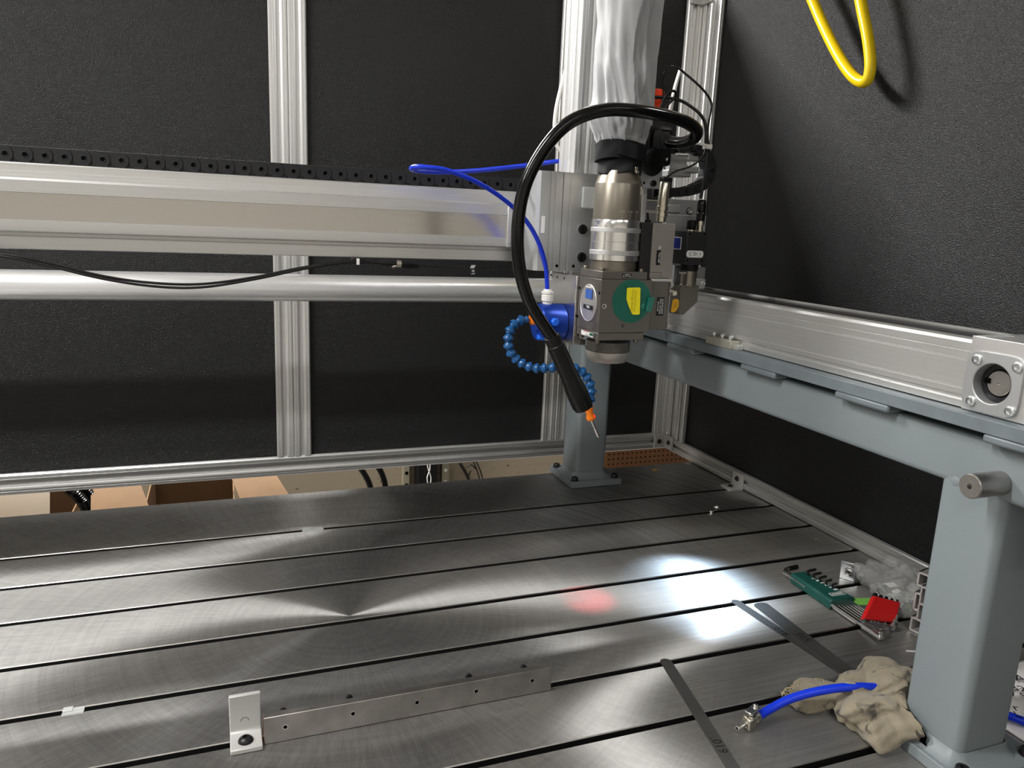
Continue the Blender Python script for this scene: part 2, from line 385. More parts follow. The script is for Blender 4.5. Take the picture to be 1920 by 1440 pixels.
# ------------------------------------------------------------------ the room
ZF = -0.85
struct('floor', box(NB(), -3.2, 3.2, -3.2, 3.3, ZF - 0.1, ZF), M['floor'])
struct('ceiling', box(NB(), -3.2, 3.2, -3.2, 3.3, 2.2, 2.3), M['ceiling'])
struct('wall_back', box(NB(), -3.2, 3.2, 3.2, 3.3, ZF, 2.2), M['blockwall'])
struct('wall_left', box(NB(), -3.3, -3.2, -3.2, 3.3, ZF, 2.2), M['roomwall'])
struct('wall_right', box(NB(), 3.2, 3.3, -3.2, 3.3, ZF, 2.2), M['roomwall'])
struct('wall_front', box(NB(), -3.2, 3.2, -3.3, -3.2, ZF, 2.2), mat('pale_front_wall', rgb(222, 218, 210), 0, .8))

# ------------------------------------------------------------------ aluminium profile cross-sections
def profile(bm, p, along, a, b, wa, wb, na=1, nb=1):
    """slotted aluminium extrusion: corner p, length vector, the two edge directions with width and number of slots"""
    a, b = V(a), V(b); pts = []
    def face(length, n):
        u = length / n; L = []
        for i in range(n):
            c = (i + 0.5) * u; s = u / 0.045
            for t, dd in ((-.0195, 0), (-.0155, 0), (-.015, .0011), (-.0125, .0011), (-.012, 0), (-.0085, 0), (-.005, .002), (-.005, .010)):
                L.append((c + t * s, dd * min(s, 1)))
            for t, dd in ((.005, .010), (.005, .002), (.0085, 0), (.012, 0), (.0125, .0011), (.015, .0011), (.0155, 0), (.0195, 0)):
                L.append((c + t * s, dd * min(s, 1)))
        return L
    p = V(p)
    for t, d in face(wa, na): pts.append(p + a * t + b * d)
    for t, d in face(wb, nb): pts.append(p + a * (wa - d) + b * t)
    for t, d in face(wa, na): pts.append(p + a * (wa - t) + b * (wb - d))
    for t, d in face(wb, nb): pts.append(p + a * d + b * (wb - t))
    return prism(bm, pts, along)
X_, Y_, Z_ = V((1, 0, 0)), V((0, 1, 0)), V((0, 0, 1))

# ------------------------------------------------------------------ enclosure: black panels in an aluminium profile frame
enc = thing('machine_enclosure', 'machine enclosure of black textured panels held in slotted aluminium profiles', 'enclosure', (0.4, 2.22, 0))
ZT = 1.50
def profile_part(name, *a, mat_='alu_x'):
    return build(name, profile(NB(), *a), M[mat_], enc, angle=30)
profile_part('rail', (-1.6, 2.22, 0.003), (3.04, 0, 0), Y_, Z_, 0.045, 0.056)
profile_part('rail', (1.44, -0.5, 0.002), (0, 2.765, 0), X_, Z_, 0.045, 0.047, mat_='alu_y')
M['alu_z'] = mat('extruded_aluminium_post', (0.70, 0.70, 0.69), 0.8, 0.40, stretch=(60, 60, 1), bump=(30, 0.08, 0.0004), var=0.04, vscale=6)
for x0, w in ((0.131, 0.0475), (0.1795, 0.0475), (0.966, 0.0445), (1.0115, 0.0445), (1.388, 0.0555)):
    profile_part('post', (x0, 2.22, 0.059), (0, 0, ZT - 0.06), X_, Y_, w, 0.045, mat_='alu_z')
for y0 in (2.1255, 2.173):
    profile_part('post', (1.44, y0, 0.05), (0, 0, ZT - 0.05), X_, Y_, 0.045, 0.0465, mat_='alu_z')
profile_part('rail', (-1.6, 2.22, ZT), (3.085, 0, 0), Y_, Z_, 0.045, 0.045)
profile_part('rail', (1.44, -0.5, ZT), (0, 2.72, 0), X_, Z_, 0.045, 0.045, mat_='alu_y')
for x0, x1 in ((-1.6, 0.139), (0.219, 0.974), (1.048, 1.396)):
    build('panel', box(NB(), x0, x1, 2.240, 2.246, 0.052, ZT + 0.005), M['panel'], enc, flat=True)
build('panel', box(NB(), 1.460, 1.466, -0.5, 2.134, 0.042, ZT + 0.005), M['panel'], enc, flat=True)
# die-cast angle brackets with black button screws
def angle_bracket(p, u, v, w, L, t=0.008):
    """corner p, legs along u and v, width vector w"""
    p, u, v, w = V(p), V(u), V(v), V(w)
    poly = [p, p + u * L, p + u * L + v * t * 0.7, p + u * (L - t * 0.4) + v * t, p + u * t * 2 + v * t, p + u * t * 1.25 + v * t * 1.25, p + u * t + v * t * 2, p + u * t + v * (L - t * 0.4), p + u * t * 0.7 + v * L, p + v * L]
    br = build('angle_bracket', prism(NB(), poly, w), M['white_cast'], enc, bevel=0.001)
    for dq, nn in ((u, v), (v, u)):
        build('bolt', button_head(NB(), p + dq * L * 0.62 + nn * (t - 0.0005) + w * 0.5, nn, 0.0085, 0.006), M['blacksteel'], br)
    return br
M['white_cast'] = mat('cast_aluminium', (0.50, 0.495, 0.48), 0.3, 0.5, bump=(600, 0.1, 0.0004))
angle_bracket((1.44, 2.22, 0.008), -X_, -Y_, Z_ * 0.047, 0.050)
angle_bracket((1.44, 2.22, 1.448), -X_, -Y_, Z_ * 0.047, 0.050)
angle_bracket((1.44, 1.780, 0.0), -X_, Z_, Y_ * 0.047, 0.048)

# ------------------------------------------------------------------ T-slot table
SLOTS = (0.745, 0.8931, 1.0386, 1.189, 1.3386, 1.4986, 1.6515, 1.8012)
table = thing('slotted_machine_table', 'ground cast iron machine table with long black T-slots', 'table', (0, 1.25, ZF))
def slab():
    pts = [(0.45, -0.09), (0.45, -0.001), (0.451, 0)]
    for y in SLOTS:
        h = 0.0062; c = 0.0014
        pts += [(y - h - c, 0), (y - h, -c), (y - h, -0.02), (y - 0.013, -0.02), (y - 0.013, -0.034), (y + 0.013, -0.034), (y + 0.013, -0.02), (y + h, -0.02), (y + h, -c), (y + h + c, 0)]
    pts += [(2.066, 0), (2.067, -0.001), (2.067, -0.09)]
    return prism(NB(), [(-1.65, y, z) for y, z in pts], (3.35, 0, 0))
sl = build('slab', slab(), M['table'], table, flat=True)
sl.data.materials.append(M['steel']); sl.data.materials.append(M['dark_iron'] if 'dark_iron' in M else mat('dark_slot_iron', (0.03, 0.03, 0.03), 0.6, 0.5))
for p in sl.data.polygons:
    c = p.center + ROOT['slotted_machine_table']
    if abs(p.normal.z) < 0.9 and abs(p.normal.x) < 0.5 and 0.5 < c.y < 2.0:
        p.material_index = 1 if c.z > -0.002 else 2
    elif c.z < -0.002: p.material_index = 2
for x in (-1.3, 1.35):
    for y in (0.62, 1.9):
        build('leg', box(NB(), x - 0.06, x + 0.06, y - 0.06, y + 0.06, ZF, -0.089), M['paint'], table, bevel=0.006)

# ------------------------------------------------------------------ grey steel stand: two columns and the long beam
stand = thing('steel_gantry_stand', 'grey-blue painted steel stand of two square columns under a long beam', 'stand', (1.012, 1.35, 0))
def rsq(bm, cx, cy, h, r, z0, z1, n=5):
    pts = []
    for k, (sx, sy) in enumerate(((1, 1), (-1, 1), (-1, -1), (1, -1))):
        for i in range(n + 1):
            a = PI / 2 * (k + i / n); pts.append(V((cx + sx * (h - r) + r * math.cos(a), cy + sy * (h - r) + r * math.sin(a), z0)))
    return prism(bm, pts, (0, 0, z1 - z0))
CY = (2.0, 0.713)
for i, cy in enumerate(CY):
    cx = 1.012
    build('column', rsq(NB(), cx, cy, 0.0503, 0.014, 0.018, 0.455), M['paint'], stand, angle=50)
    bp_ = build('base_plate', box(NB(), 1.019 - 0.082, 1.019 + 0.082, cy - 0.083, cy + 0.082, 0.0005, 0.019), M['paint'], stand, bevel=0.0015)
    w = NB(); rings = []
    for h, z in ((0.068, 0.0185), (0.058, 0.024), (0.0515, 0.036)):
        ring = []
        for k, (sx, sy) in enumerate(((1, 1), (-1, 1), (-1, -1), (1, -1))):
            for j in range(6):
                a = PI / 2 * (k + j / 5); rr = 0.016 + (h - 0.05) * 0.8
                q = V((cx + sx * (h - rr) + rr * math.cos(a), cy + sy * (h - rr) + rr * math.sin(a), z))
                q += V((sx, sy, 0)) * 0.0025 * noise.noise(q * 45)
                ring.append(w.verts.new(q))
        rings.append(ring)
    for A, B in zip(rings, rings[1:]):
        for k in range(len(A)): w.faces.new((A[k], A[(k + 1) % len(A)], B[(k + 1) % len(A)], B[k]))
    build('weld_bead', w, M['paint'], stand, angle=80)
    for sx, sy in ((-1, 1), (-1, -1), (1, -1), (1, 1)):
        q = V((1.019 + sx * 0.066, cy + sy * 0.066, 0.0185)); b_ = NB()
        ringplate(b_, q, Z_, 0.0115, 0.004, 0.002); lathe(b_, q, Z_, [(0.002, 0.0095), (0.010, 0.0095), (0.0115, 0.0085), (0.0115, 0.004), (0.007, 0.004)], 18)
        build('bolt', b_, M['blacksteel'], bp_)
bmB = NB(); pts = []
for k, (sx, sz) in enumerate(((1, 1), (-1, 1), (-1, -1), (1, -1))):
    for i in range(6):
        a = PI / 2 * (k + i / 5); pts.append(V((1.012 + sx * 0.0405 + 0.010 * math.cos(a), 0.55, 0.4545 + sz * 0.0285 + 0.010 * math.sin(a))))
build('beam', prism(bmB, pts, (0, 1.51, 0)), M['paint'], stand, angle=50)
for pa, pb in ((1249, 1298), (1387, 1452), (1564, 1665), (1842, 1935)):
    ya, yb = P(pa, 642 + .276 * (pa - 1240), 'x', .94).y, P(pb, 642 + .276 * (pb - 1240), 'x', .94).y
    build('spacer_pad', box(NB(), 0.9408, 1.06, yb, ya, 0.4928, 0.5055), M['plate'], stand, bevel=0.004)
build('spacer_pad', box(NB(), 0.9408, 1.06, 1.74, 1.83, 0.4928, 0.5055), M['plate'], stand, bevel=0.004)
build('mounting_plate', box(NB(), 0.940, 1.085, 0.52, 2.06, 0.5052, 0.5245), M['plate'], stand, bevel=0.0012)
# turned steel stop on the near column
sc = P(1818, 912, 'x', 0.905)
build('stop_pin', lathe(NB(), (0.9625, sc.y, sc.z), (-1, 0, 0), [(-0.002, 0.0165), (0.056, 0.0165), (0.0575, 0.0152), (0.0575, 0.0038), (0.05, 0.0036)], 40), M['steel'], stand)
wl = NB(); 
for k in range(1):
    q = P(1783, 905, 'x', 0.958) + V((0.004, 0.004 * (k - 1), 0.006 - 0.005 * k)); lathe(wl, q + V((0.012, 0, -0.003)), (-1, 0, 0), [(0, 0.011), (0.010, 0.0105), (0.0125, 0.007), (0.0135, 0.002)], 16)
build('weld_bead', wl, M['paint'], stand)

# ------------------------------------------------------------------ linear actuator on the beam
act = thing('linear_actuator', 'long silver belt actuator lying on the grey beam at right', 'actuator', (1.02, 1.35, 0.5245))
X0 = 0.965
sec = [(0, .5265), (0, .5355), (.004, .5375), (.004, .5425), (0, .5445), (0, .5515), (.0012, .5525), (.0012, .5538), (0, .5548), (0, .592), (.0012, .593), (.0012, .5942), (0, .5952), (0, .605), (.001, .6055), (.001, .6065), (0, .607), (0, .617), (.003, .6215), (.008, .6235), (.016, .6235), (.016, .6215), (.094, .6215), (.094, .6235), (.102, .6235), (.110, .617), (.110, .5265)]
build('body', prism(NB(), [(X0 + x, 0.735, z) for x, z in sec], (0, 1.20, 0)), M['alu_y'], act, angle=25)
build('cover_strip', box(NB(), X0 + 0.017, X0 + 0.093, 0.72, 1.96, 0.6217, 0.6228), M['strip_dark'] if 'strip_dark' in M else mat('dark_cover_strip', (0.20, 0.19, 0.185), 1, 0.25, stretch=(80, 1, 80), bump=(40, 0.1, 0.0003)), act, flat=True)
build('edge_strip', box(NB(), X0 + 0.0935, X0 + 0.1015, 0.72, 1.96, 0.6236, 0.6262), M['alu_y'], act)
def end_block(y0, y1):
    """machined block with a deep round bore in its left face"""
    zc, yc, z0, z1, x0, xm, x1, rb = 0.569, 0.7065, 0.5255, 0.6285, X0 - 0.004, X0 + 0.019, X0 + 0.114, 0.0284
    per = []
    for (ya, za), (yb, zb) in (((y0, z0), (y1, z0)), ((y1, z0), (y1, z1)), ((y1, z1), (y0, z1)), ((y0, z1), (y0, z0))):
        for k in range(12): per.append((ya + (yb - ya) * k / 12, za + (zb - za) * k / 12))
    b = NB(); L = []
    circ = [((y - yc) / math.hypot(y - yc, z - zc) * rb, (z - zc) / math.hypot(y - yc, z - zc) * rb) for y, z in per]
    L.append([b.verts.new((x1, y, z)) for y, z in per]); L.append([b.verts.new((x0, y, z)) for y, z in per])
    L.append([b.verts.new((x0, yc + y, zc + z)) for y, z in circ]); L.append([b.verts.new((xm, yc + y, zc + z)) for y, z in circ])
    for A, B in zip(L, L[1:]):
        for k in range(48): b.faces.new((A[k], A[(k + 1) % 48], B[(k + 1) % 48], B[k]))
    b.faces.new(L[0]); b.faces.new(L[-1])
    return build('end_block', b, M['alu'], act, bevel=0.0008)
eb = end_block(0.655, 0.748)
build('end_block', box(NB(), X0 - 0.004, X0 + 0.114, 1.93, 2.04, 0.5255, 0.6285), M['alu'], act, bevel=0.0012)
e2 = build('end_cover', box(NB(), X0 - 0.006, X0 + 0.116, 0.60, 0.6548, 0.5252, 0.6255), M['alu_grey'], act, bevel=0.002)
build('cover_screw_strip', box(NB(), X0 - 0.003, X0 + 0.05, 0.728, 0.742, 0.6284, 0.6294), M['clear'], act)
bc = V((X0 - 0.004, 0.7065, 0.569))
fl = NB()   # square flange with a round bore
n = 40; ring = []
def sqp(a, h, r):
    c, s = math.cos(a), math.sin(a); p = 5.5
    k = (abs(c) ** p + abs(s) ** p) ** (-1 / p); return h * k * c, h * k * s
for rr, t, kind in ((0.041, 0, 's'), (0.041, 0.0035, 's'), (0.0405, 0.0042, 's'), (0.0285, 0.0042, 'c'), (0.0272, 0.0032, 'c'), (0.0265, -0.016, 'c')):
    R_ = []
    for k in range(n):
        a = 2 * PI * (k + .5) / n
        yy, zz = (sqp(a, rr, 0) if kind == 's' else (rr * math.cos(a), rr * math.sin(a)))
        R_.append(fl.verts.new(bc + V((-t, yy, zz))))
    ring.append(R_)
for A, B in zip(ring, ring[1:]):
    for k in range(n): fl.faces.new((A[k], A[(k + 1) % n], B[(k + 1) % n], B[k]))
flo = build('bearing_flange', fl, M['alu_grey'], act, angle=30)
bo_ = build('bore', lathe(NB(), bc + V((0.017, 0, 0)), (-1, 0, 0), [(0, 0.0268), (0.001, 0.0268)], 32), M['dark'], act)
sh = lathe(NB(), bc + V((0.013, 0, 0)), (-1, 0, 0), [(0, 0.0172), (0.0022, 0.0172), (0.003, 0.0164), (0.003, 0.0016), (0.0015, 0.0016)], 36)
build('shaft', sh, M['steel'], act)
build('keyway', obox(NB(), bc + V((0.0105, 0.0160, 0.001)), (0.0025, 0, 0), (0, 0.004, 0), (0, 0, 0.0035)), M['dark'], act)
build('retaining_ring', ringplate(NB(), bc + V((0.0155, 0, 0)), (-1, 0, 0), 0.0262, 0.0190, 0.004), M['blacksteel'], act)
for q in ((1833, 674), (1909, 689), (1821, 752), (1894, 772)):
    c = P(*q, 'x', X0 - 0.0082)
    build('flange_screw', socket_head(NB(), c, (-1, 0, 0), 0.0068, 0.003), M['zinc'], flo)
# limit-switch clamp on the foot of the actuator
cb = build('clamp_block', box(NB(), 0.943, 0.9649, 1.252, 1.337, 0.5247, 0.541), mat('bead_blasted_steel', (0.52, 0.51, 0.43), 0.7, 0.45, bump=(500, .1, .0004)), act, bevel=0.001)
for y in (1.325, 1.297, 1.270):
    build('clamp_screw', lathe(NB(), (0.955, y, 0.541), Z_, [(0, .0025), (.003, .0025), (.003, .0055), (.0085, .0055), (.0095, .0045)], 18), M['zinc'], cb)
build('clamp_tongue', box(NB(), 0.950, 0.9645, 1.238, 1.2519, 0.5247, 0.536), M['alu'], act, bevel=0.001)

# ------------------------------------------------------------------ coupling tube behind the gantry
tag(build('coupling_tube', lathe(NB(), (-1.5, 2.0, 0.572), (1, 0, 0), [(0, .034), (2.40, .034), (2.41, .030), (2.44, .030)], 48), M['tube_steel'], origin=(-.3, 2.0, .572)),
    'thick polished round tube running level behind the gantry beam', 'tube')

# ------------------------------------------------------------------ gantry beam
gan = thing('gantry_beam', 'wide silver gantry beam with a brushed steel cover strip crossing at left', 'beam', (-0.2, 1.55, 0.675))
G = [(1.600, .675), (1.524, .675), (1.522, .6765), (1.522, .6965), (1.530, .6968), (1.530, .7035), (1.506, .7035), (1.5005, .706), (1.5, .7085), (1.5, .7245), (1.5035, .7248), (1.5035, .7690), (1.5, .7693), (1.5, .7795), (1.5, .789), (1.5035, .7925), (1.512, .793), (1.512, .7965), (1.526, .797), (1.526, .8035), (1.535, .804), (1.535, .8165), (1.537, .8185), (1.600, .8185)]
build('beam_profile', prism(NB(), [(-1.5, y, z) for y, z in G], (2.50, 0, 0)), M['alu_x'], gan, angle=25)
build('cover_strip', box(NB(), -1.5, 0.553, 1.5025, 1.5034, 0.7250, 0.7688), M['strip'], gan, flat=True)
ep = build('end_clamp', box(NB(), 0.549, 0.5585, 1.4955, 1.5035, 0.7045, 0.7905), M['alu'], gan, bevel=0.0015)
for z in (0.7135, 0.7815):
    build('clamp_screw', socket_head(NB(), (0.5537, 1.4956, z), -Y_, 0.0034, 0.0012), M['zinc'], ep)
build('carriage', box(NB(), 0.93, 1.03, 1.485, 1.62, 0.6295, 0.674), M['alu_grey'], gan, bevel=0.0015)

# ------------------------------------------------------------------ energy chain lying on the gantry beam
def copy_tree(o, parent=None, loc=None):
    c = o.copy(); COL.objects.link(c)
    if parent is not None: c.parent = parent
    if loc is not None: c.location = loc
    ROOT[c.name] = V(loc) if loc is not None and parent is None else ROOT[o.name]
    for ch in list(o.children): copy_tree(ch, c)
    return c
chn = thing('energy_chain', 'long black energy chain of rounded links lying along the top of the gantry beam', 'cable chain', (-0.2, 1.56, 0.8187))
def link_bm(x, pitch, h, z0, y0, wid):
    """one chain link: two lapped side plates joined by cross bars"""
    b = NB(); r = h / 2; zc = z0 + r
    for side, (ya, yb, yt) in enumerate(((y0, y0 + 0.0035, 0.0030), (y0 + wid - 0.0035, y0 + wid, -0.0030))):
        angs = [PI / 2 - PI * k / 8 for k in range(9)]
        arc = [V((x + pitch - r * 0.55 + r * 0.9 * math.cos(a), ya, zc + r * math.sin(a))) for a in angs]
        lft = [V((x - r * 0.55 + (r * 0.9 + 0.0013) * math.cos(a), ya, zc + r * math.sin(a))) for a in angs[::-1]]
        lft[1:1] = [V((x + 0.0075, ya, z0)), V((x + 0.0075, ya, z0 + h * 0.16)), V((x + 0.0040, ya, z0 + h * 0.16))]
        lft[0] = V((x + 0.0115, ya, z0)); lft[1] = V((x + 0.0115, ya, z0 + h * 0.14)); lft[2] = V((x + 0.0065, ya, z0 + h * 0.14)); lft[3] = V((x + 0.0065, ya, z0 + h * 0.26)); lft = lft[:4] + lft[6:]
        prism(b, [*arc, *lft], (0, yb - ya, 0))
        box(b, x - 0.009, x + 0.0125, ya + yt, yb + yt, z0 + 0.001, z0 + h - 0.001)
        ringplate(b, (x + pitch - r * 0.55, y0 if side == 0 else y0 + wid, zc), (0, -1 if side == 0 else 1, 0), 0.0050, 0.0040, 0.0009, 14)
    for z in (z0 + 0.001, z0 + h - 0.003): box(b, x + 0.006, x + 0.018, y0 + 0.002, y0 + wid - 0.002, z, z + 0.002)
    return b
PIT = 0.0292
l0 = build('link', link_bm(-1.00, PIT, 0.0268, 0.8188, 1.5425, 0.045), M['chain'], chn, angle=40, bevel=0.0007)
p0 = build('pin', lathe(NB(), (-1.00 + PIT - 0.0073, 1.5425, 0.8188 + 0.01325), -Y_, [(-0.001, .0040), (0.0001, .0040), (0.0002, .003)], 12), M['dark'], l0)
for k in range(1, 56): copy_tree(l0, chn).location = V((PIT * k, 0, 0))

# ------------------------------------------------------------------ Z slide
zax = thing('vertical_slide', 'grey vertical slide with carriage block and bolts behind the laser head', 'slide', (0.70, 1.43, 0.52))
build('slide_profile', profile(NB(), (0.656, 1.425, 0.665), (0, 0, 1.25), X_, Y_, 0.174, 0.072, 4, 2), M['alu_z'], zax, angle=30)
cs = [(.5715, 1.4195), (.5735, 1.408), (.580, 1.4015), (.590, 1.40), (.5985, 1.40), (.599, 1.4012), (.6015, 1.4012), (.602, 1.40), (.609, 1.40), (.6095, 1.4010), (.6115, 1.4010), (.612, 1.40),
      (.6252, 1.40), (.6256, 1.4022), (.6272, 1.4022), (.6276, 1.40), (.6400, 1.40), (.6405, 1.4012), (.6435, 1.4012), (.644, 1.40), (.7080, 1.40), (.7080, 1.4245), (.66, 1.4245), (.65, 1.47), (.5715, 1.47)]
cb2 = build('carriage_block', prism(NB(), [(x, y, 0.664) for x, y in cs], (0, 0, 0.191)), M['alu_grey'], zax, angle=25)
for q in ((1092, 430), (1090, 482)):
    c = P(*q, 'y', 1.40)
    build('bolt', socket_head(NB(), c + V((0, 0.001, 0)), -Y_, 0.0098, 0.0035), M['blacksteel'], cb2)
    build('counterbore', ringplate(NB(), c, -Y_, 0.0118, 0.0098, 0.0006), M['alu'], cb2)
for q in ((1044, 498.5), (1075, 499)):
    c = P(*q, 'y', 1.40); build('screw_hole', lathe(NB(), c, -Y_, [(-0.001, .0032), (0.0003, .0032), (0.0003, 0.0024)], 16), M['dark'], cb2)
a, b = P(1016, 405, 'y', 1.399), P(1021, 437, 'y', 1.399)
build('label', box(NB(), a.x, b.x, 1.3992, 1.4002, b.z, a.z), M['label_white'], cb2)
a, b = P(1093, 350, 'y', 1.395), P(1116, 391, 'y', 1.395)
build('clear_tab', box(NB(), a.x, b.x, 1.392, 1.3995, b.z, a.z), M['clear'], zax, bevel=0.002)
mpz = build('head_mount', box(NB(), 0.7085, 0.848, 1.404, 1.4245, 0.835, 0.880), M['alu_grey'], zax, bevel=0.001)
q = P(1224, 344, 'y', 1.404); build('bolt', socket_head(NB(), q, -Y_, 0.0062, 0.006), M['blacksteel'], mpz)
q = P(1207.5, 343, 'y', 1.404); build('screw_hole', lathe(NB(), q, -Y_, [(-.001, .0026), (.0003, .0026)], 14), M['dark'], mpz)
bkt = build('head_bracket', box(NB(), 0.6405, 0.6535, 1.345, 1.462, 0.5235, 0.659), M['bracket'] if 'bracket' in M else mat('brushed_bracket', (0.68, 0.67, 0.66), 1, 0.26, stretch=(1, 40, 5), bump=(60, 0.15, 0.0004)), zax, bevel=0.0012)
build('back_plate', box(NB(), 0.654, 0.752, 1.3435, 1.3995, 0.556, 0.6625), M['head_dark'], zax, bevel=0.001)
build('foot_lug', box(NB(), 0.6535, 0.668, 1.345, 1.37, 0.5235, 0.534), M['steel'], zax, bevel=0.001)
for q in ((1033, 515.5), (1045, 519.5), (1058, 522)):
    c = P(*q, 'x', 0.6405); build('screw_hole', lathe(NB(), c, -X_, [(-.001, .0022), (.0003, .0022)], 12), M['dark'], bkt)

# ------------------------------------------------------------------ laser head
AX, AY = 0.6925, 1.297
def fb(l, t, r, b, y0, y1):
    """axis-aligned box whose front face (at y0) covers the measured rectangle"""
    my, mx = (t + b) / 2, (l + r) / 2
    return P(l, my, 'y', y0).x, P(r, my, 'y', y0).x, y0, y1, P(mx, b, 'y', y0).z, P(mx, t, 'y', y0).z
def zz(py): return P(AX and 1142 + (640 - py) * .0688, py, 'y', AY).z
las = thing('laser_head', 'grey-brown laser processing head with bright focus rings and a green film on its block', 'laser head', (AX, AY, 0.50))
build('mirror_block', box(NB(), 0.6455, 0.7525, 1.25, 1.3434, 0.5612, 0.6598), M['head'], las, bevel=0.001)
tf = build('top_flange', box(NB(), 0.6463, 0.7405, 1.2505, 1.343, 0.6602, 0.6745), M['head'], las, bevel=0.001)
bf = build('bottom_flange', box(NB(), 0.6460, 0.7420, 1.2505, 1.343, 0.5470, 0.5608), M['head'], las, bevel=0.001)
for x, y in ((.652, 1.264), (.733, 1.262), (.653, 1.334), (.733, 1.334)):
    build('flange_screw', socket_head(NB(), (x, y, 0.6744), Z_, 0.0048, 0.0055), M['barrel'], tf)
    build('flange_screw', socket_head(NB(), (x, y, 0.5471), -Z_, 0.0048, 0.007), M['barrel'], bf)
def bar(name, prof, m):
    prof = [(zz(p) if p > 2 else p, r) for p, r in prof]; prof.sort()
    return build(name, lathe(NB(), (AX, AY, 0), Z_, prof, 64), M[m], las, angle=25)
bar('collimator', [(322, .0355), (345, .0432), (346, .0436), (412.5, .0444)], 'barrel')
bar('lower_barrel', [(488, .0432), (489, .0425), (512, .0425)], 'barrel')
fr = bar('focus_ring', [(412.6, .0446), (418, .0462), (427.5, .0462), (435, .0462), (452, .0462), (453, .0452), (454, .0462), (487.5, .0462)], 'ring')
bar('ring_band', [(427.5, .0464), (428, .0468), (435, .0468), (435.5, .0464)], 'ring_matt')
bar('ring_band', [(469, .0464), (469.5, .0468), (477, .0468), (477.5, .0464)], 'ring_matt')
bar('lens_holder', [(638, .0425), (655.5, .0425), (656.5, .0412)], 'head_dark')
bar('lens_cap', [(656.5, .0412), (658, .0428), (664, .0428), (670, .0405), (676, .0355)], 'head_light')
vd = V((-.471, -.882, 0)); rp = V((.882, -.471, 0))
for sn, s in ((.2, '1/20'), (.52, '1/10'), (.78, '1/20')):
    cn = math.sqrt(1 - sn * sn); n = vd * cn + rp * sn; tx = rp * cn - vd * sn
    for py, body, sz in ((397.5, s, .006), (403.5, '-5', .005), (409, '-4', .005)):
        text(body, M['grey_print'], las, V((AX, AY, zz(py))) + n * .0447, tx, Z_, sz, lift=0.0003)
md = P(1104, 577, 'x', 0.6455)
build('mirror_cover', lathe(NB(), (0.6457, 1.2965, 0.612), -X_, [(0, .0355), (.0012, .0355), (.002, .0345), (.002, .0335), (.0012, .033)], 48), M['mirror_disc'], las)
def lab(name, par, x, pys, pze, m, t=.0008):
    """label on the left face (x = const) between two measured corners"""
    a, b = P(*pys, 'x', x), P(*pze, 'x', x)
    return build(name, box(NB(), x - t, x + 0.0002, min(a.y, b.y), max(a.y, b.y), min(a.z, b.z), max(a.z, b.z)), M[m], par)
lab('label', las, .6434, (1099, 541), (1110, 561), 'label_blue'); lab('label', las, .6436, (1099, 535), (1111, 541), 'grey_print')
l1 = lab('label', las, .6434, (1095, 569.5), (1110, 581.5), 'label_black', t=.0012)
c = P(1102.5, 575.5, 'x', .6421); text('TR80', M['white_print'], las, c, -Y_, Z_, .0065)
l2 = lab('label', las, .6453, (1090.5, 618), (1112.5, 634), 'label_white')
lab('label', las, .6444, (1106, 624), (1111.5, 630), 'label_green')
c = P(1099, 621, 'x', .6444); text('CHECKED', M['label_red'], las, c, -Y_, Z_, .0048)
c = P(1102, 629, 'x', .6444); text('15-02-13', M['black_print'], las, c, -Y_, Z_, .0058)
for q in ((1087.3, 540), (1083, 593), (1124, 549.5), (1120, 606)):
    c = P(*q, 'x', .6455); build('set_screw', lathe(NB(), c, -X_, [(-.001, .003), (.0004, .003), (.0004, .0018)], 14), M['steel'] if q[0] > 1119 and q[1] > 600 else M['dark'], las)
for q, rr, m in (((1133, 574.5), .0045, 'chrome'), ((1207, 574), .0045, 'chrome'), ((1167.5, 611), .0026, 'dark'), ((1173.5, 538), .0026, 'dark')):
    c = P(*q, 'y', 1.25)
    build('threaded_insert', lathe(NB(), c, -Y_, [(-.001, rr), (.0004, rr), (.0004, rr * .72), (-0.0002, rr * .6)], 20), M[m], las)
l3 = fb(1166, 513, 1183.5, 520.5, 1.2505, 1.2505); build('label', box(NB(), l3[0], l3[1], 1.2497, 1.2507, l3[4], l3[5]), M['label_black'], las)
for py, s in ((515.2, '1  S00001'), (518.3, 'SN 27-1-180')): text(s, M['white_print'], las, P(1175, py, 'y', 1.2497), X_, Z_, .0034)
# green protective film with its yellow pull tab
gc = P(1184.5, 564.5, 'y', 1.249)
gf = build('protective_film', lathe(NB(), gc, -Y_, [(0, .0405), (.0006, .0405)], 56), M['green_film'], las)
yp = [(1176, 541), (1178, 539.5), (1199, 539), (1201, 541), (1199.5, 588), (1198, 590), (1187, 590), (1185, 588), (1179, 574), (1175, 561)]
yt = build('pull_tab', prism(NB(), [P(*q, 'y', 1.247) for q in yp], (0, 0.0008, 0)), M['yellow_tag'], las)
for px, s in ((1190.5, 'Grüne Folie vor'), (1185.3, 'Montage abziehen')):
    text(s, M['olive_print'], las, P(px, 565, 'y', 1.2468), -Z_, X_, .0062, lift=.0003)
tp = [(1216, 557), (1228, 557.5), (1221, 586), (1211, 583)]
build('film_fold', prism(NB(), [P(*q, 'y', 1.2455) for q in tp], (0, 0.0012, 0)), M['green_tab'], las)
build('film_fold', prism(NB(), [P(*q, 'y', 1.2445) for q in ((1217, 558), (1221, 558), (1215, 584), (1211, 583))], (0, 0.0008, 0)), M['green_tab'], las)
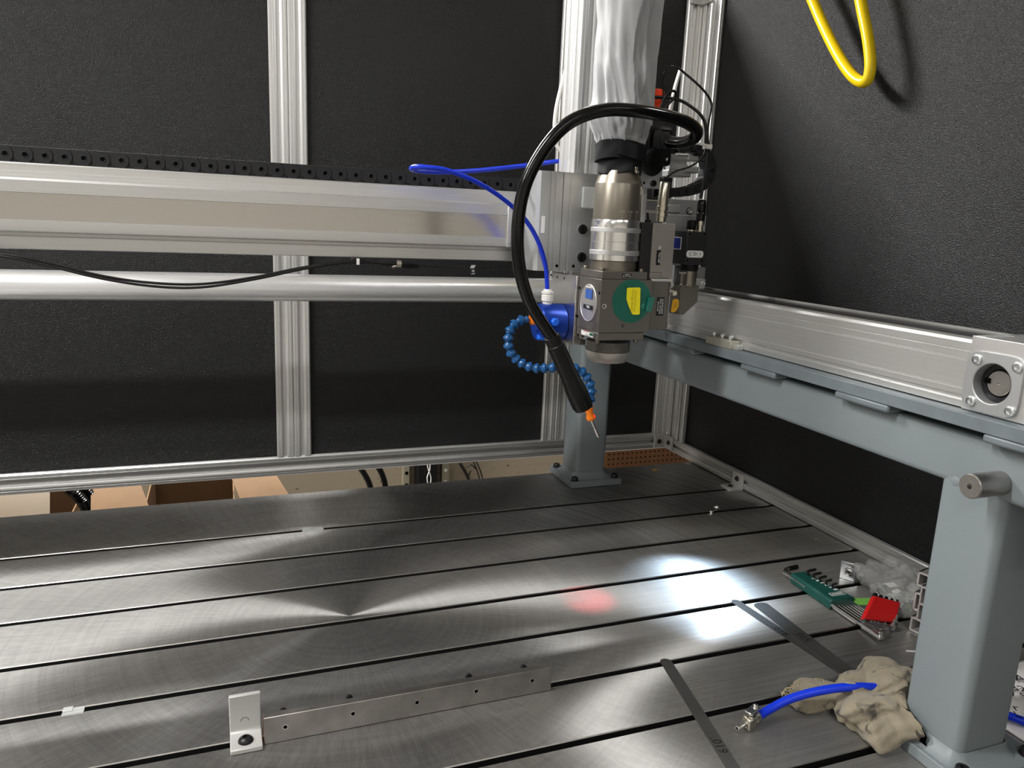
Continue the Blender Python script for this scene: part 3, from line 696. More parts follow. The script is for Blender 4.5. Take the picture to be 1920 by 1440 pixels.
# right-hand cassette block
x0 = .7527; x1 = P(1251, 570, 'y', 1.256).x
zb, zt = P(1238, 618, 'y', 1.256).z, P(1238, 527, 'y', 1.256).z
sb = build('cassette', prism(NB(), [(x0, 1.256, zb), (x1, 1.256, zb), (x1 + .0105, 1.268, zb), (x1 + .0105, 1.335, zb), (x0, 1.335, zb)], (0, 0, zt - zb)), M['head'], las, bevel=.0008)
build('cassette_rail', box(NB(), x0 + .001, x1 + .008, 1.2555, 1.262, zt - .0012, zt + .0035), M['alu'], las, bevel=.0012)
for q in ((1267, 534), (1261, 611)):
    c = P(*q, 'y', 1.275); kb = lathe(NB(), (x1 + .0105, 1.276, c.z), X_, [(0, .0035), (.003, .0035), (.003, .006), (.009, .0058), (.0105, .0045)], 24)
    build('knob', kb, M['white_cast'], las)
lb = fb(1231, 557, 1244.5, 592, 1.256, 1.256); build('label', box(NB(), lb[0], lb[1], 1.2552, 1.2563, lb[4], lb[5]), M['label_black'], las)
for px, s, sz in ((1241.7, '22-48-E3-00/03', .0046), (1237.6, 'M/N 1277363', .0052), (1233.3, 'S/N 51303', .0044)):
    text(s, M['white_print'], las, P(px, 574.5, 'y', 1.2552), -Z_, X_, sz)
# sensor unit above it and the slim black box with its toggle
ub = fb(1222, 419, 1263, 523, 1.268, 1.31)
su = build('sensor_unit', prism(NB(), [(ub[0], 1.268, ub[4] + .012), (ub[0] + .026, 1.268, ub[4] + .012), (ub[0] + .026, 1.268, ub[4]), (ub[1] - .002, 1.268, ub[4]), (ub[1], 1.268, ub[4] + .004), (ub[1], 1.268, ub[5]), (ub[0], 1.268, ub[5])], (0, .042, 0)), M['head_light'], las, bevel=.0008)
build('sensor_foot', box(NB(), ub[0], ub[0] + .0255, 1.2685, 1.309, ub[4] - .001, ub[4] + .0116), M['head_light'], las, bevel=.0006)
lb = fb(1230.5, 469, 1241.5, 497, 1.268, 1.268); build('label', box(NB(), lb[0], lb[1] - .004, 1.2672, 1.2683, lb[4], lb[5]), M['label_black'], las)
for px, s, sz in ((1235.5, 'P0012B8', .0052), (1238.5, 'S/N 27-1-180', .004)): text(s, M['white_print'] if px < 1236 else M['grey_print'], las, P(px, 483, 'y', 1.2672), -Z_, X_, sz)
text('#', M['label_white'], las, P(1237, 464, 'y', 1.2678), X_, Z_, .011)
kb = fb(1201, 417, 1221.5, 512, 1.272, 1.345); build('switch_box', box(NB(), kb[0], kb[1], 1.272, 1.345, kb[4], kb[5]), M['blackmatt'], las, bevel=.001)
t0 = P(1215, 415, 'y', 1.285); tg = lathe(NB(), t0 + V((0, 0, -.002)), Z_, [(0, .006), (.004, .006), (.005, .0035)], 16); lathe(tg, t0, (-.15, 0, 1), [(0, .0032), (.012, .002), (.015, .0022), (.0165, .001)], 12)
build('toggle', tg, M['black'], las)
c0, c1 = P(1239, 416, 'y', 1.295), P(1247, 342, 'y', 1.295); Lc = (c1 - c0).length
build('cable_connector', lathe(NB(), c0, c1 - c0, [(0, .0098), (.009, .0098), (.0095, .0112), (.0165, .0112), (.017, .009), (.0205, .009), (.021, .0112), (.029, .0112), (.0295, .0103), (Lc * .97, .0103), (Lc, .0093), (Lc, .006)], 28), M['nickel'], las, angle=25)
c2 = P(1250, 337, 'y', 1.30); build('cable_gland', box(NB(), c2.x - .013, c2.x + .006, 1.288, 1.306, c2.z - .004, c2.z + .004), M['black'], las, bevel=.0015)

# ------------------------------------------------------------------ monitoring camera with its prism
cmr = thing('inspection_camera', 'small black monitoring camera with round connectors beside the laser head', 'camera', (0.85, 1.36, 0.60))
YC = 1.335
B = fb(1286.5, 434, 1324.5, 497, YC, YC + .05); BX0 = P(1286.5, 465, 'y', YC).x
build('camera_body', box(NB(), B[0], B[1], YC, YC + .055, B[4], B[5]), M['blackmatt'], cmr, bevel=.0025)
for q in ((1293, 438.5), (1321, 439), (1288.5, 488.5), (1316, 489)):
    c = P(*q, 'y', YC); build('body_screw', lathe(NB(), c, -Y_, [(-.001, .002), (.0003, .002)], 12), M['dark'], cmr)
e = fb(1287, 470, 1318.5, 483, YC, YC); rr = .0055; w2, h2 = (e[1] - e[0]) / 2, (e[5] - e[4]) / 2
ec = V(((e[0] + e[1]) / 2, YC - .0006, (e[4] + e[5]) / 2)); pl_ = []
for k, (sx, sz) in enumerate(((1, 1), (-1, 1), (-1, -1), (1, -1))):
    for i in range(5):
        a = PI / 2 * (k + i / 4); pl_.append(ec + V((sx * (w2 - rr) + rr * math.cos(a), 0, sz * (h2 - rr) + rr * math.sin(a))))
build('label', prism(NB(), pl_, (0, .0008, 0)), M['label_white'], cmr)
text('C E', M['black_print'], cmr, ec + V((-.007, 0, 0)), X_, Z_, .0105); text('X', M['black_print'], cmr, ec + V((.0025, 0, 0)), X_, Z_, .0085)
text('X', M['black_print'], cmr, ec + V((.012, 0, .0005)), X_, Z_, .0075); text('_', M['black_print'], cmr, ec + V((.012, 0, -.0005)), X_, Z_, .0085)
a, b = P(1264.5, 444, 'x', BX0), P(1276.5, 468, 'x', BX0)
build('label', box(NB(), BX0 - .0008, BX0, b.y, a.y + .004, b.z, a.z), M['label_white'], cmr)
build('label', box(NB(), BX0 - .0014, BX0 - .0006, b.y + .0015, a.y + .003, b.z + .0015, a.z - .0015), M['label_navy'], cmr)
k0, k1 = P(1296, 431, 'y', 1.36), P(1298, 411, 'y', 1.36)
kb = lathe(NB(), V((k0.x, 1.36, B[5] - .001)), Z_, [(0, .0075), (.004, .0075), (.0045, .0095)], 24)
build('socket_collar', kb, M['nickel'], cmr)
build('dust_cap', lathe(NB(), V((k0.x, 1.36, B[5] + .0035)), Z_, [(0, .0092), (.001, .0098), (.0175, .0098), (.019, .0085)], 24), M['black'], cmr)
m0 = V((P(1311.5, 432, 'y', 1.36).x, 1.36, B[5] - .001))
build('socket_collar', lathe(NB(), m0, Z_, [(0, .0085), (.003, .0085), (.0035, .0072), (.013, .0072), (.0135, .0092), (.022, .0092), (.0225, .008)], 28), M['nickel'], cmr, angle=25)
build('strain_relief', lathe(NB(), m0 + V((0, 0, .0222)), Z_, [(0, .009), (.016, .0092), (.017, .0085), (.0185, .0092), (.032, .0092), (.040, .0078), (.0425, .0065)], 28), M['rubber'], cmr, angle=25)
cx, cyy = P(1291, 515, 'y', 1.36).x, 1.36; zq = lambda py: P(1291, py, 'y', 1.36).z
build('lens_mount', lathe(NB(), (cx, cyy, zq(508)), Z_, [(0, .0165), (.004, .0185), (zq(494) - zq(508), .0185)], 32), M['black'], cmr)
lr = build('clamp_ring', lathe(NB(), (cx, cyy, zq(517)), Z_, [(0, .0185), (.0012, .0185), (.0014, .0168), (zq(508) - zq(517), .0168)], 32), M['barrel'], cmr)
q = P(1279, 511, 'y', 1.345); build('clamp_screw', cyl(NB(), q + V((-.006, 0, 0)), q + V((.008, 0, 0)), .0022, n=12), M['chrome'], lr)
build('lens_tube', lathe(NB(), (cx, cyy, zq(537)), Z_, [(0, .0165), (zq(517) - zq(537), .0165)], 32), M['barrel'], cmr)
pr = fb(1274.5, 538, 1308, 590, 1.345, 1.38)
build('prism_housing', prism(NB(), [(pr[0], 1.345, pr[4]), (pr[0] + .0125, 1.345, pr[4]), (pr[1], 1.345, pr[4] + .026), (pr[1], 1.345, pr[5]), (pr[0], 1.345, pr[5])], (0, .038, 0)), M['head'], cmr, bevel=.0008)
build('prism_lid', box(NB(), pr[0], pr[1] + .0005, 1.3445, 1.3835, pr[5] - .0005, pr[5] + .0035), M['head'], cmr, bevel=.0006)
for x, y in ((pr[0] + .003, 1.350), (pr[1] - .004, 1.352), (pr[0] + .014, 1.3445)): build('lid_screw', lathe(NB(), (x, y, pr[5] + .0034), Z_, [(0, .0024), (.002, .0024), (.0025, .0018)], 12), M['chrome'], cmr)
# mounting plates of the camera, and the yellow warning tag
arm = build('camera_arm', box(NB(), *fb(1247, 403, 1321, 452, 1.392, 1.404)), M['alu_grey'], cmr, bevel=.0012)
build('camera_arm', box(NB(), *fb(1317.5, 404, 1322, 470, 1.388, 1.40)), M['alu'], cmr, bevel=.0012)
build('camera_arm', box(NB(), *fb(1262, 498, 1307, 548, 1.385, 1.397)), M['alu_grey'], cmr, bevel=.0012)
lug = build('clamp_lug', box(NB(), *fb(1302, 523, 1323, 541, 1.372, 1.384)), M['alu'], cmr, bevel=.0015)
q = P(1319, 531, 'y', 1.372); build('bolt', socket_head(NB(), q, -Y_, .0042, .003), M['zinc'], lug)
tgp = [P(*q, 'y', 1.332) for q in ((1261, 566), (1263, 561), (1270, 560.5), (1273, 564), (1272.5, 575), (1268, 583), (1262, 586), (1258, 584))]
tgo = build('warning_tag', prism(NB(), tgp, (0, .0012, 0)), M['amber'], cmr)
for k in range(4): text('~~~', M['black_print'], cmr, P(1263.5 + k * 2.0, 574 - k, 'y', 1.332), -Z_, X_, .006)
q = P(1265.5, 550, 'y', 1.34); build('tag_post', lathe(NB(), q + V((0, .002, 0)), -Y_, [(-.02, .006), (0, .006), (.002, .005), (.002, .003)], 16), M['nickel'], cmr)

# ------------------------------------------------------------------ cloth sleeve, strap and black hose
def sleeve():
    b = NB(); n = 160; rows = []; zs = [.880 + i * .006 for i in range(160)]
    for i, z in enumerate(zs):
        t = max(0, min(1, (z - .896) / .060)); g = 1 - t
        base = .0395 + .0140 * (1 - g ** 2.2) + .0075 * max(0, min(1, (z - 1.05) / .09)) + .0075 * math.exp(-((z - .948) / .020) ** 2)
        low = math.exp(-max(0, z - .955) / .05)
        ring = []
        for k in range(n):
            th = 2 * PI * k / n; c, s = math.cos(th), math.sin(th)
            f = (noise.noise(V((c * 1.5, s * 1.5, z * 7))) * .009 + noise.noise(V((c * 3 + 5, s * 3, z * 11 + c * 2))) * .006) * t
            q = V((c * 1.7, s * 1.7, z * 17 + 3 * c - 2 * s))
            f += (.18 - abs(noise.noise(q))) * .024 * low * t + (.2 - abs(noise.noise(q * 1.9 + V((7, 1, 3))))) * .006 * low
            f += g * .0022 * math.sin(11 * th + 9 * noise.noise(V((c * 2, s * 2, z * 30))))
            for th0, hgt in ((-1.745 + .25 * noise.noise(V((z * 9, 3, 1))), .0055), (-1.33 + .10 * noise.noise(V((z * 8, 9, 4))) + .12 * (1.1 - z), .0065)):
                dth = (th - th0 + PI) % (2 * PI) - PI
                f += (-hgt * math.exp(-dth * 2.2) if dth > 0 else hgt * .35 * math.exp(dth * 5)) * (t ** .5)
            r = base + f
            ring.append(b.verts.new((AX - .005 * t + r * c + .004 * math.sin(z * 7) * t, AY + r * s, z)))
        rows.append(ring)
    for A, B in zip(rows, rows[1:]):
        for k in range(n): b.faces.new((A[k], A[(k + 1) % n], B[(k + 1) % n], B[k]))
    return b
tag(build('cloth_sleeve', sleeve(), M['cloth'], angle=180), 'silver-grey cloth sleeve hanging from above and gathered over the laser head', 'sleeve')
stp = thing('hook_and_loop_strap', 'black hook and loop strap cinched round the foot of the grey cloth sleeve', 'strap', (AX, AY, .85))
def band(z0, z1, r, amp, sd):
    b = NB(); rows = []
    for i in range(9):
        z = z0 + (z1 - z0) * i / 8; ring = []
        for k in range(64):
            th = 2 * PI * k / 64; c, s = math.cos(th), math.sin(th)
            ring.append(b.verts.new((AX + c * (r + amp * noise.noise(V((c * 2 + sd, s * 2, z * 40)))), AY + s * (r + amp * noise.noise(V((c * 2 + sd, s * 2, z * 40)))), z + .003 * math.sin(th * 2 + sd))))
        rows.append(ring)
    for A, B in zip(rows, rows[1:]):
        for k in range(64): b.faces.new((A[k], A[(k + 1) % 64], B[(k + 1) % 64], B[k]))
    b.faces.new(rows[0][::-1]); b.faces.new(rows[-1]); return b
build('band', band(.8735, .905, .0468, .003, 0), M['velcro'], stp, angle=60)
build('cloth_bunch', band(.850, .876, .0395, .007, 4), mat('black_knit', (.006, .006, .007), 0, .8, bump=(900, .6, .001)), stp, angle=180)
def tabstrip():
    b = NB(); rows = []
    for i in range(13):
        sn = -.12 + 1.02 * i / 12; n = vd * math.sqrt(max(0, 1 - min(sn, .98) ** 2)) + rp * sn; n.normalize()
        zc = .8945 - .012 * i / 12; r = .0498 + .0015 * math.sin(i)
        rows.append([V((AX, AY, 0)) + n * (r + d) + V((0, 0, zc + h)) for d, h in ((0, -.0125), (.0022, -.0125), (.0022, .0125), (0, .0125))])
    vs = [[b.verts.new(p) for p in q] for q in rows]
    for A, B in zip(vs, vs[1:]):
        for k in range(4): b.faces.new((A[k], A[(k + 1) % 4], B[(k + 1) % 4], B[k]))
    b.faces.new(vs[0][::-1]); b.faces.new(vs[-1]); return b
build('overlap', tabstrip(), M['velcro'], stp, angle=50)
q = P(1194, 317, 'y', 1.252); bk = NB(); box(bk, q.x - .003, q.x + .003, q.y, q.y + .003, q.z - .006, q.z + .004); box(bk, q.x - .001, q.x + .005, q.y - .001, q.y + .004, q.z - .0075, q.z - .003)
build('buckle', bk, M['nickel'], stp, bevel=.0006)

vac = thing('suction_hose', 'thick glossy black suction hose arching past the cloth sleeve to a black nozzle', 'hose', P(1093, 764, 'y', 1.25))
hp = [(1250, 263, 1.345), (1262, 267, 1.33), (1284, 267, 1.30), (1304, 256, 1.268), (1303, 240, 1.245), (1270, 223, 1.225), (1200, 209, 1.205), (1130, 207, 1.205), (1066, 231, 1.21), (1017, 284, 1.215), (984, 350, 1.22), (971, 425, 1.225), (974, 500, 1.235), (991, 562, 1.245), (1018, 608, 1.25), (1040, 638, 1.25)]
build('hose', tube(NB(), [P(x, y, 'y', d) for x, y, d in hp], .0112, 20, 10), M['rubber'], vac, angle=180)
n0, n1 = P(1034, 630, 'y', 1.25), P(1094.5, 765, 'y', 1.25); nL = (n1 - n0).length; nd = (n1 - n0) / nL
nz_ = build('nozzle', lathe(NB(), n0, nd, [(0, .0125), (.001, .0145), (.004, .0148), (.018, .0150), (.019, .0162), (nL * .56, .0168), (nL * .66, .0185), (nL * .72, .0195), (nL * .97, .0186), (nL, .0176), (nL, .015), (nL * .9, .013)], 40), M['black'], vac, angle=30)
fx, fa, fbv = frame(nd)
for k in range(10):
    a = 2 * PI * k / 10; rd = fa * math.cos(a) + fbv * math.sin(a)
    build('rib', obox(NB(), n0 + nd * nL * .885 + rd * .0182, nd * nL * .085, rd * .0016, nd.cross(rd) * .0014), M['black'], nz_, bevel=.0006)
# black elbow unit the hose leaves from
elb = thing('hose_socket', 'black plastic socket unit beside the sleeve that the suction hose leaves', 'socket', P(1235, 320, 'y', 1.37))
q = P(1247, 264, 'y', 1.352)
build('housing', box(NB(), *fb(1212, 236, 1262, 310, 1.36, 1.402)), M['black'], elb, bevel=.006)
dn = V((.75, -.62, -.02)).normalized()
build('collar', lathe(NB(), q - dn * .02, dn, [(0, .020), (.012, .020), (.013, .0165), (.026, .0165), (.027, .0150)], 36), M['blackmatt'], elb)
hb = NB(); lathe(hb, P(1222, 300, 'y', 1.372), V((.3, -.9, -.25)), [(-.02, .026), (.004, .030), (.010, .030), (.014, .024), (.016, .010)], 36)
build('end_bell', hb, M['black'], elb)
for q in ((1231, 271), (1250, 299)): build('screw', button_head(NB(), P(*q, 'y', 1.36), -Y_, .003, .002), M['zinc'], elb)

# ------------------------------------------------------------------ blue air tube, mist unit and jointed coolant line
tag(build('air_tube', tube(NB(), [P(x, y, 'y', d) for x, y, d in ((1086, 297, 1.53), (1040, 303, 1.52), (980, 311, 1.50), (900, 319.5, 1.475), (830, 323, 1.44), (790, 321, 1.41), (772, 317.5, 1.385), (777, 313, 1.365), (800, 314, 1.355), (840, 320, 1.355), (895, 342, 1.36), (945, 374, 1.37), (985, 412, 1.38), (1010, 455, 1.39), (1023, 500, 1.40), (1026.5, 545, 1.405))], .0044, 12, 8), M['blue'], angle=180),
    'blue air tube looping left over the gantry beam down to a white fitting', 'tube')
mist = thing('mist_unit', 'round blue anodised mist unit with white fitting and orange nut on the head bracket', 'mist unit', (.61, 1.405, .56))
mc = P(1044, 601, 'x', .6395); mc = V((.6395, 1.405, mc.z))
build('body', lathe(NB(), mc, -X_, [(0, .0365), (.002, .0375), (.050, .0375), (.0525, .036), (.0525, .02), (.056, .018)], 48), M['blue_ano'], mist, angle=30)
wf = P(1026, 563, 'y', 1.405); zt_ = P(1026, 542, 'y', 1.405).z; wx = wf.x; H_ = zt_ - (mc.z + .033)
build('white_fitting', lathe(NB(), (wx, 1.405, mc.z + .033), Z_, [(0, .0095), (H_ * .28, .0095), (H_ * .3, .0120), (H_ * .62, .0120), (H_ * .66, .0105), (H_ * .72, .0105), (H_ * .74, .0125), (H_ * .86, .0125), (H_ * .9, .009), (H_, .008)], 12), M['white'], mist, angle=20)
kq = P(1039, 603, 'y', 1.366)
build('blue_knob', lathe(NB(), kq, -Y_, [(0, .0085), (.008, .0085), (.010, .007)], 6), M['blue_light'], mist, angle=20, bevel=.0006)
kq = P(1016, 632, 'y', 1.39)
build('drain_plug', lathe(NB(), kq + V((0, 0, .004)), -Z_, [(0, .0105), (.007, .0105), (.0085, .009)], 24), M['blue_light'], mist)
oq0, oq1 = P(1013, 597, 'y', 1.362), P(991.5, 599, 'y', 1.362)
build('orange_nut', lathe(NB(), oq0, oq1 - oq0, [(0, .0095), (.005, .0118), (.018, .0118), (.0215, .0095)], 8), M['orange'], mist, angle=20, bevel=.0008)
line = thing('jointed_coolant_line', 'curled steel-blue jointed coolant line ending in an orange nozzle and thin needle', 'coolant line', P(1121, 819, 'y', 1.30))
lp = [(988, 599, 1.362), (977, 600, 1.362), (967, 605, 1.362), (957.5, 616, 1.362), (953, 631, 1.362), (953, 647, 1.362), (957, 661, 1.362), (966, 672, 1.362), (978, 681, 1.356), (992, 688, 1.35), (1008, 691, 1.342), (1024, 690, 1.335), (1042, 689, 1.33), (1062, 688, 1.325), (1080, 691, 1.32), (1094, 699, 1.318), (1103, 711, 1.315), (1108.5, 726, 1.312), (1109, 741, 1.308), (1104.5, 756, 1.303), (1101, 764, 1.30)]
path = smooth([P(x, y, 'y', d) for x, y, d in lp], 12)
cum = [0]
for a, b in zip(path, path[1:]): cum.append(cum[-1] + (b - a).length)
def along(s):
    for i in range(1, len(cum)):
        if cum[i] >= s:
            t = (s - cum[i - 1]) / max(1e-9, cum[i] - cum[i - 1]); return path[i - 1].lerp(path[i], t)
    return path[-1]
nseg = round(cum[-1] / .0152); st = cum[-1] / nseg
SEGP = [(-.003, .0048), (-.001, .0068), (.0015, .0072), (.0035, .0056), (.0048, .0052), (.0105, .0098), (.0138, .0103), (.0150, .0101), (.0154, .0090), (.0150, .006)]
for k in range(nseg):
    a, b = along(k * st), along((k + 1) * st)
    build('segment', lathe(NB(), a, b - a, SEGP, 20), M['segment'], line, angle=50)
o0, o1 = P(1102.5, 762, 'y', 1.30), P(1108.5, 787, 'y', 1.30); oL = (o1 - o0).length
build('orange_nozzle', lathe(NB(), o0, o1 - o0, [(0, .008), (.002, .0095), (.005, .0095), (oL * .5, .0062), (oL * .75, .0088), (oL * .9, .0092), (oL, .0075), (oL, .0025)], 28), M['orange'], line, angle=40)
o2 = P(1122, 819, 'y', 1.30)
build('needle', lathe(NB(), o1 - (o2 - o1) * .1, o2 - o1, [(0, .0026), ((o2 - o1).length * 1.1, .0026), ((o2 - o1).length * 1.1, .0012)], 14), M['chrome'], line)

# ------------------------------------------------------------------ cables
def wire(name, label, pts, r, m, cat='cable', parent=None, sub=8, n=10):
    o = build(name, tube(NB(), [P(x, y, 'y', d) for x, y, d in pts], r, n, sub), M[m], parent, angle=180)
    return tag(o, label, cat) if parent is None else o
sen = thing('sensor_cable', 'pair of slack black sensor cables drooping under the gantry beam to a connector', 'cable', P(740, 496, 'y', 1.505))
wire('cable', '', [(-900, 445, 1.47), (-420, 448, 1.47), (-160, 462, 1.47), (0, 477, 1.475), (90, 493, 1.48), (180, 515, 1.48), (270, 529, 1.48), (370, 533, 1.48), (470, 521, 1.485), (560, 503, 1.49), (630, 493, 1.495), (664, 490.5, 1.50)], .0024, 'cable', parent=sen)
wire('cable', '', [(-900, 449, 1.465), (-420, 452, 1.465), (-160, 466, 1.465), (0, 480.5, 1.47), (90, 498, 1.475), (190, 522, 1.475), (290, 537, 1.475), (380, 538.5, 1.475), (480, 523, 1.48), (565, 505, 1.487), (630, 494.5, 1.493), (664, 492, 1.498)], .0024, 'cable', parent=sen)
wire('cable', '', [(664, 491, 1.50), (690, 492, 1.503), (712, 493, 1.505)], .0026, 'cable', parent=sen)
wire('cable', '', [(756, 495, 1.505), (800, 499, 1.51), (850, 501.5, 1.515), (884, 502, 1.515), (930, 500, 1.515), (985, 496, 1.515), (1004, 495, 1.515)], .0016, 'cable', parent=sen)
a = P(670.5, 490, 'y', 1.50)
tb = build('tie_block', box(NB(), a.x - .012, a.x + .012, 1.494, 1.512, .6635, .6748), M['black'], sen, bevel=.002)
build('white_tie', box(NB(), a.x - .0028, a.x + .0028, 1.4925, 1.4945, .6625, .6742), M['white'], sen, bevel=.0006)
a, b = P(711, 492.5, 'y', 1.505), P(743, 494, 'y', 1.505); d = (b - a).length
build('plug', lathe(NB(), a, b - a, [(0, .003), (.006, .0052), (d, .0058)], 20), M['black'], sen)
build('plug_nut', lathe(NB(), b, b - a, [(0, .0062), (.0022, .0062), (.0025, .0072), (.0095, .0072), (.0098, .006)], 14), M['nickel'], sen, angle=20)
build('socket_plug', lathe(NB(), b + (b - a) / d * .0095, b - a, [(0, .0060), (.018, .0055), (.026, .0040), (.034, .0022)], 20), M['black'], sen)
a = P(739, 500.5, 'y', 1.502); build('lock_nut', lathe(NB(), a + V((-.004, 0, 0)), (1, .2, .25), [(0, .0036), (.008, .0036), (.0085, .003)], 10), M['nickel'], sen)
b2 = P(757, 500.5, 'y', 1.505); build('plug', lathe(NB(), b2, (1, 0, .01), [(-.006, .0022), (.012, .0032), (.026, .003), (.032, .0015)], 16), M['black'], sen)
a, b = P(882, 503, 'y', 1.513), P(892, 516, 'y', 1.513)
fg = build('flag_label', box(NB(), a.x, b.x, 1.5125, 1.5133, b.z, a.z), M['label_black'], sen)
text('2.0', M['white_print'], sen, ((a.x + b.x) / 2, 1.5125, (a.z + b.z) / 2 - .001), Z_, -X_, .0085)
build('flag_fold', prism(NB(), [P(*q, 'y', 1.511) for q in ((884, 497), (892, 497), (889, 503), (881, 503))], (0, .0006, 0)), M['clear'], sen)

wire('flat_cable', 'thin black cable arching high above the laser head in front of the corner post', [(1243, 190, 1.43), (1242, 160, 1.43), (1245, 138, 1.42), (1256, 125, 1.42), (1269, 126, 1.41), (1287, 140, 1.41), (1307, 157, 1.40), (1323, 174, 1.40), (1333, 191, 1.40), (1333, 206, 1.395), (1329, 226, 1.39), (1327, 248, 1.385), (1328, 274, 1.38)], .0024, 'cable')
wire('sensor_lead', 'black cable curving over the red-orange connector down to the white tie', [(1212, 182, 1.412), (1228, 182.5, 1.41), (1254, 184, 1.41), (1279, 190, 1.40), (1300, 203, 1.395), (1314, 216, 1.39), (1322, 231, 1.385), (1324, 252, 1.38), (1324, 274, 1.378)], .0033, 'cable')
wire('cable_loop', 'short black cable loop poking up beside the red-orange connector', [(1233, 222, 1.40), (1241, 196, 1.395), (1250, 179, 1.39), (1260, 170.5, 1.39), (1267, 174, 1.395), (1264, 184, 1.40), (1251, 198, 1.405), (1240, 215, 1.41)], .0026, 'cable')
wb = NB()
for y0 in (1.44,):
    pl_ = [(1254, 222), (1260, 190), (1267, 160), (1277, 128), (1279, 129), (1270, 161), (1264, 190), (1258, 223)]
    prism(wb, [P(*q, 'y', y0) for q in pl_], (0, .009, 0))
tag(build('flat_strap', wb, M['white']), 'narrow white flat strip leaning behind the cables beside the corner post', 'strip')
wire('thin_wire', 'thin black wire sagging from the white tie to the round metal connector', [(1324, 276, 1.37), (1319, 292, 1.365), (1309, 303, 1.36), (1292, 313, 1.345), (1270, 320, 1.33), (1257, 327, 1.315), (1251, 334, 1.305), (1250, 340, 1.30)], .0019, 'cable')
wire('camera_cable', 'grey-black cable hanging straight down from the white tie into the camera plug', [(1327, 272, 1.378), (1325.5, 300, 1.372), (1322, 330, 1.367), (1317, 355, 1.362), (1314, 372, 1.36)], .0034, 'cable')
tie = thing('cable_tie', 'white cable tie gathering the black cables right of the hose', 'cable tie', P(1334, 274, 'y', 1.375))
build('tail', prism(NB(), [P(*q, 'y', 1.362) for q in ((1275, 271), (1290, 267), (1310, 266.5), (1326, 270), (1326, 275), (1310, 271), (1291, 271.5), (1275, 274))], (0, .0045, 0)), M['white'], tie, bevel=.0004)
q = P(1331, 275, 'y', 1.365); build('head', box(NB(), q.x - .0075, q.x + .0045, 1.362, 1.38, q.z - .0048, q.z + .004), M['white'], tie, bevel=.001)
orc = thing('orange_connector', 'small red-orange plug block half hidden behind the cloth sleeve', 'plug', P(1232, 206, 'y', 1.43))
build('block', box(NB(), *fb(1216, 165, 1241, 206, 1.43, 1.46)), M['red_orange'], orc, bevel=.002)
build('ribbed_cap', box(NB(), *fb(1218, 166, 1243, 180, 1.427, 1.45)), M['red_orange'], orc, bevel=.002)
build('latch', box(NB(), *fb(1242, 172, 1246, 180, 1.43, 1.445)), M['red_orange'], orc, bevel=.001)

# curled energy chain behind the camera
ch2 = thing('curled_energy_chain', 'short black energy chain curling in a loop behind the camera cable', 'cable chain', P(1300, 366, 'y', 1.46))
cp = smooth([P(x, y, 'y', 1.455) for x, y in ((1243, 360), (1262, 361), (1282, 360), (1301, 357), (1318, 350), (1330, 339), (1336, 325), (1337, 310), (1333, 295), (1324, 283), (1310, 277), (1292, 276), (1276, 279))], 10)
cc = [0]
for a, b in zip(cp, cp[1:]): cc.append(cc[-1] + (b - a).length)
def at2(s):
    for i in range(1, len(cc)):
        if cc[i] >= s: return cp[i - 1].lerp(cp[i], (s - cc[i - 1]) / max(1e-9, cc[i] - cc[i - 1]))
    return cp[-1]
nl = 12
for k in range(nl):
    a, b = at2(cc[-1] * k / nl), at2(cc[-1] * (k + 1) / nl); d = (b - a).normalized(); up = V((-d.z, 0, d.x)); L_ = (b - a).length
    pb = NB(); h = .0098
    for y0 in (1.455, 1.488):
        arc = [a + d * (L_ - h * .5) + (up * math.cos(t) + d * math.sin(t)) * h for t in [PI * j / 8 for j in range(9)]]
        arc = [V((p.x, y0 if k % 2 else y0 + .001, p.z)) for p in arc]; s0 = a - d * .003
        prism(pb, [V((s0.x + up.x * h, arc[0].y, s0.z + up.z * h)), *arc, V((s0.x - up.x * h, arc[0].y, s0.z - up.z * h))], (0, .003, 0))
    for sg in (1, -1): obox(pb, a + d * L_ * .5 + up * sg * h * .85 + V((0, .018, 0)), d * L_ * .36, V((0, .017, 0)), up * .001)
    lk = build('link', pb, M['chain'], ch2, angle=40)
    q = a + d * (L_ - h * .5); build('pin', ringplate(NB(), (q.x, 1.4552, q.z), -Y_, .0042, .003, .0008, 12), M['black'], lk)
# small extrusion pieces and plate on the far gantry carriage
cp_ = thing('cross_profile', 'short grooved aluminium profile and bracket on the gantry carriage beside the sleeve', 'bracket', P(1280, 318, 'y', 1.47))
e = fb(1256, 290, 1291, 319, 1.47, 1.51)
build('profile', profile(NB(), (e[0], 1.47, e[4]), (e[1] - e[0], 0, 0), Y_, Z_, .04, e[5] - e[4]), M['alu'], cp_, angle=30)
e = fb(1290, 291, 1311, 302, 1.468, 1.50); build('end_clip', box(NB(), *e), M['alu'], cp_, bevel=.002)
e = fb(1285, 312, 1311, 324, 1.462, 1.50); build('end_clip', box(NB(), *e), M['alu_grey'], cp_, bevel=.002)
e = fb(1253, 319, 1296, 331, 1.466, 1.51); build('base_bar', box(NB(), *e), M['alu_grey'], cp_, bevel=.002)
sidep = build('bolt_plate', box(NB(), *fb(1250, 374, 1311, 403, 1.43, 1.444)), M['alu_grey'], cp_, bevel=.001)
build('slot_piece', box(NB(), *fb(1252, 384, 1276, 398, 1.424, 1.4305)), M['alu'], cp_, bevel=.001)
q = P(1292.5, 396, 'y', 1.43); sb_ = build('bolt', socket_head(NB(), q, -Y_, .0062, .004), M['zinc'], sidep); build('washer', ringplate(NB(), q, -Y_, .0078, .0062, .0012), M['blacksteel'], sidep)

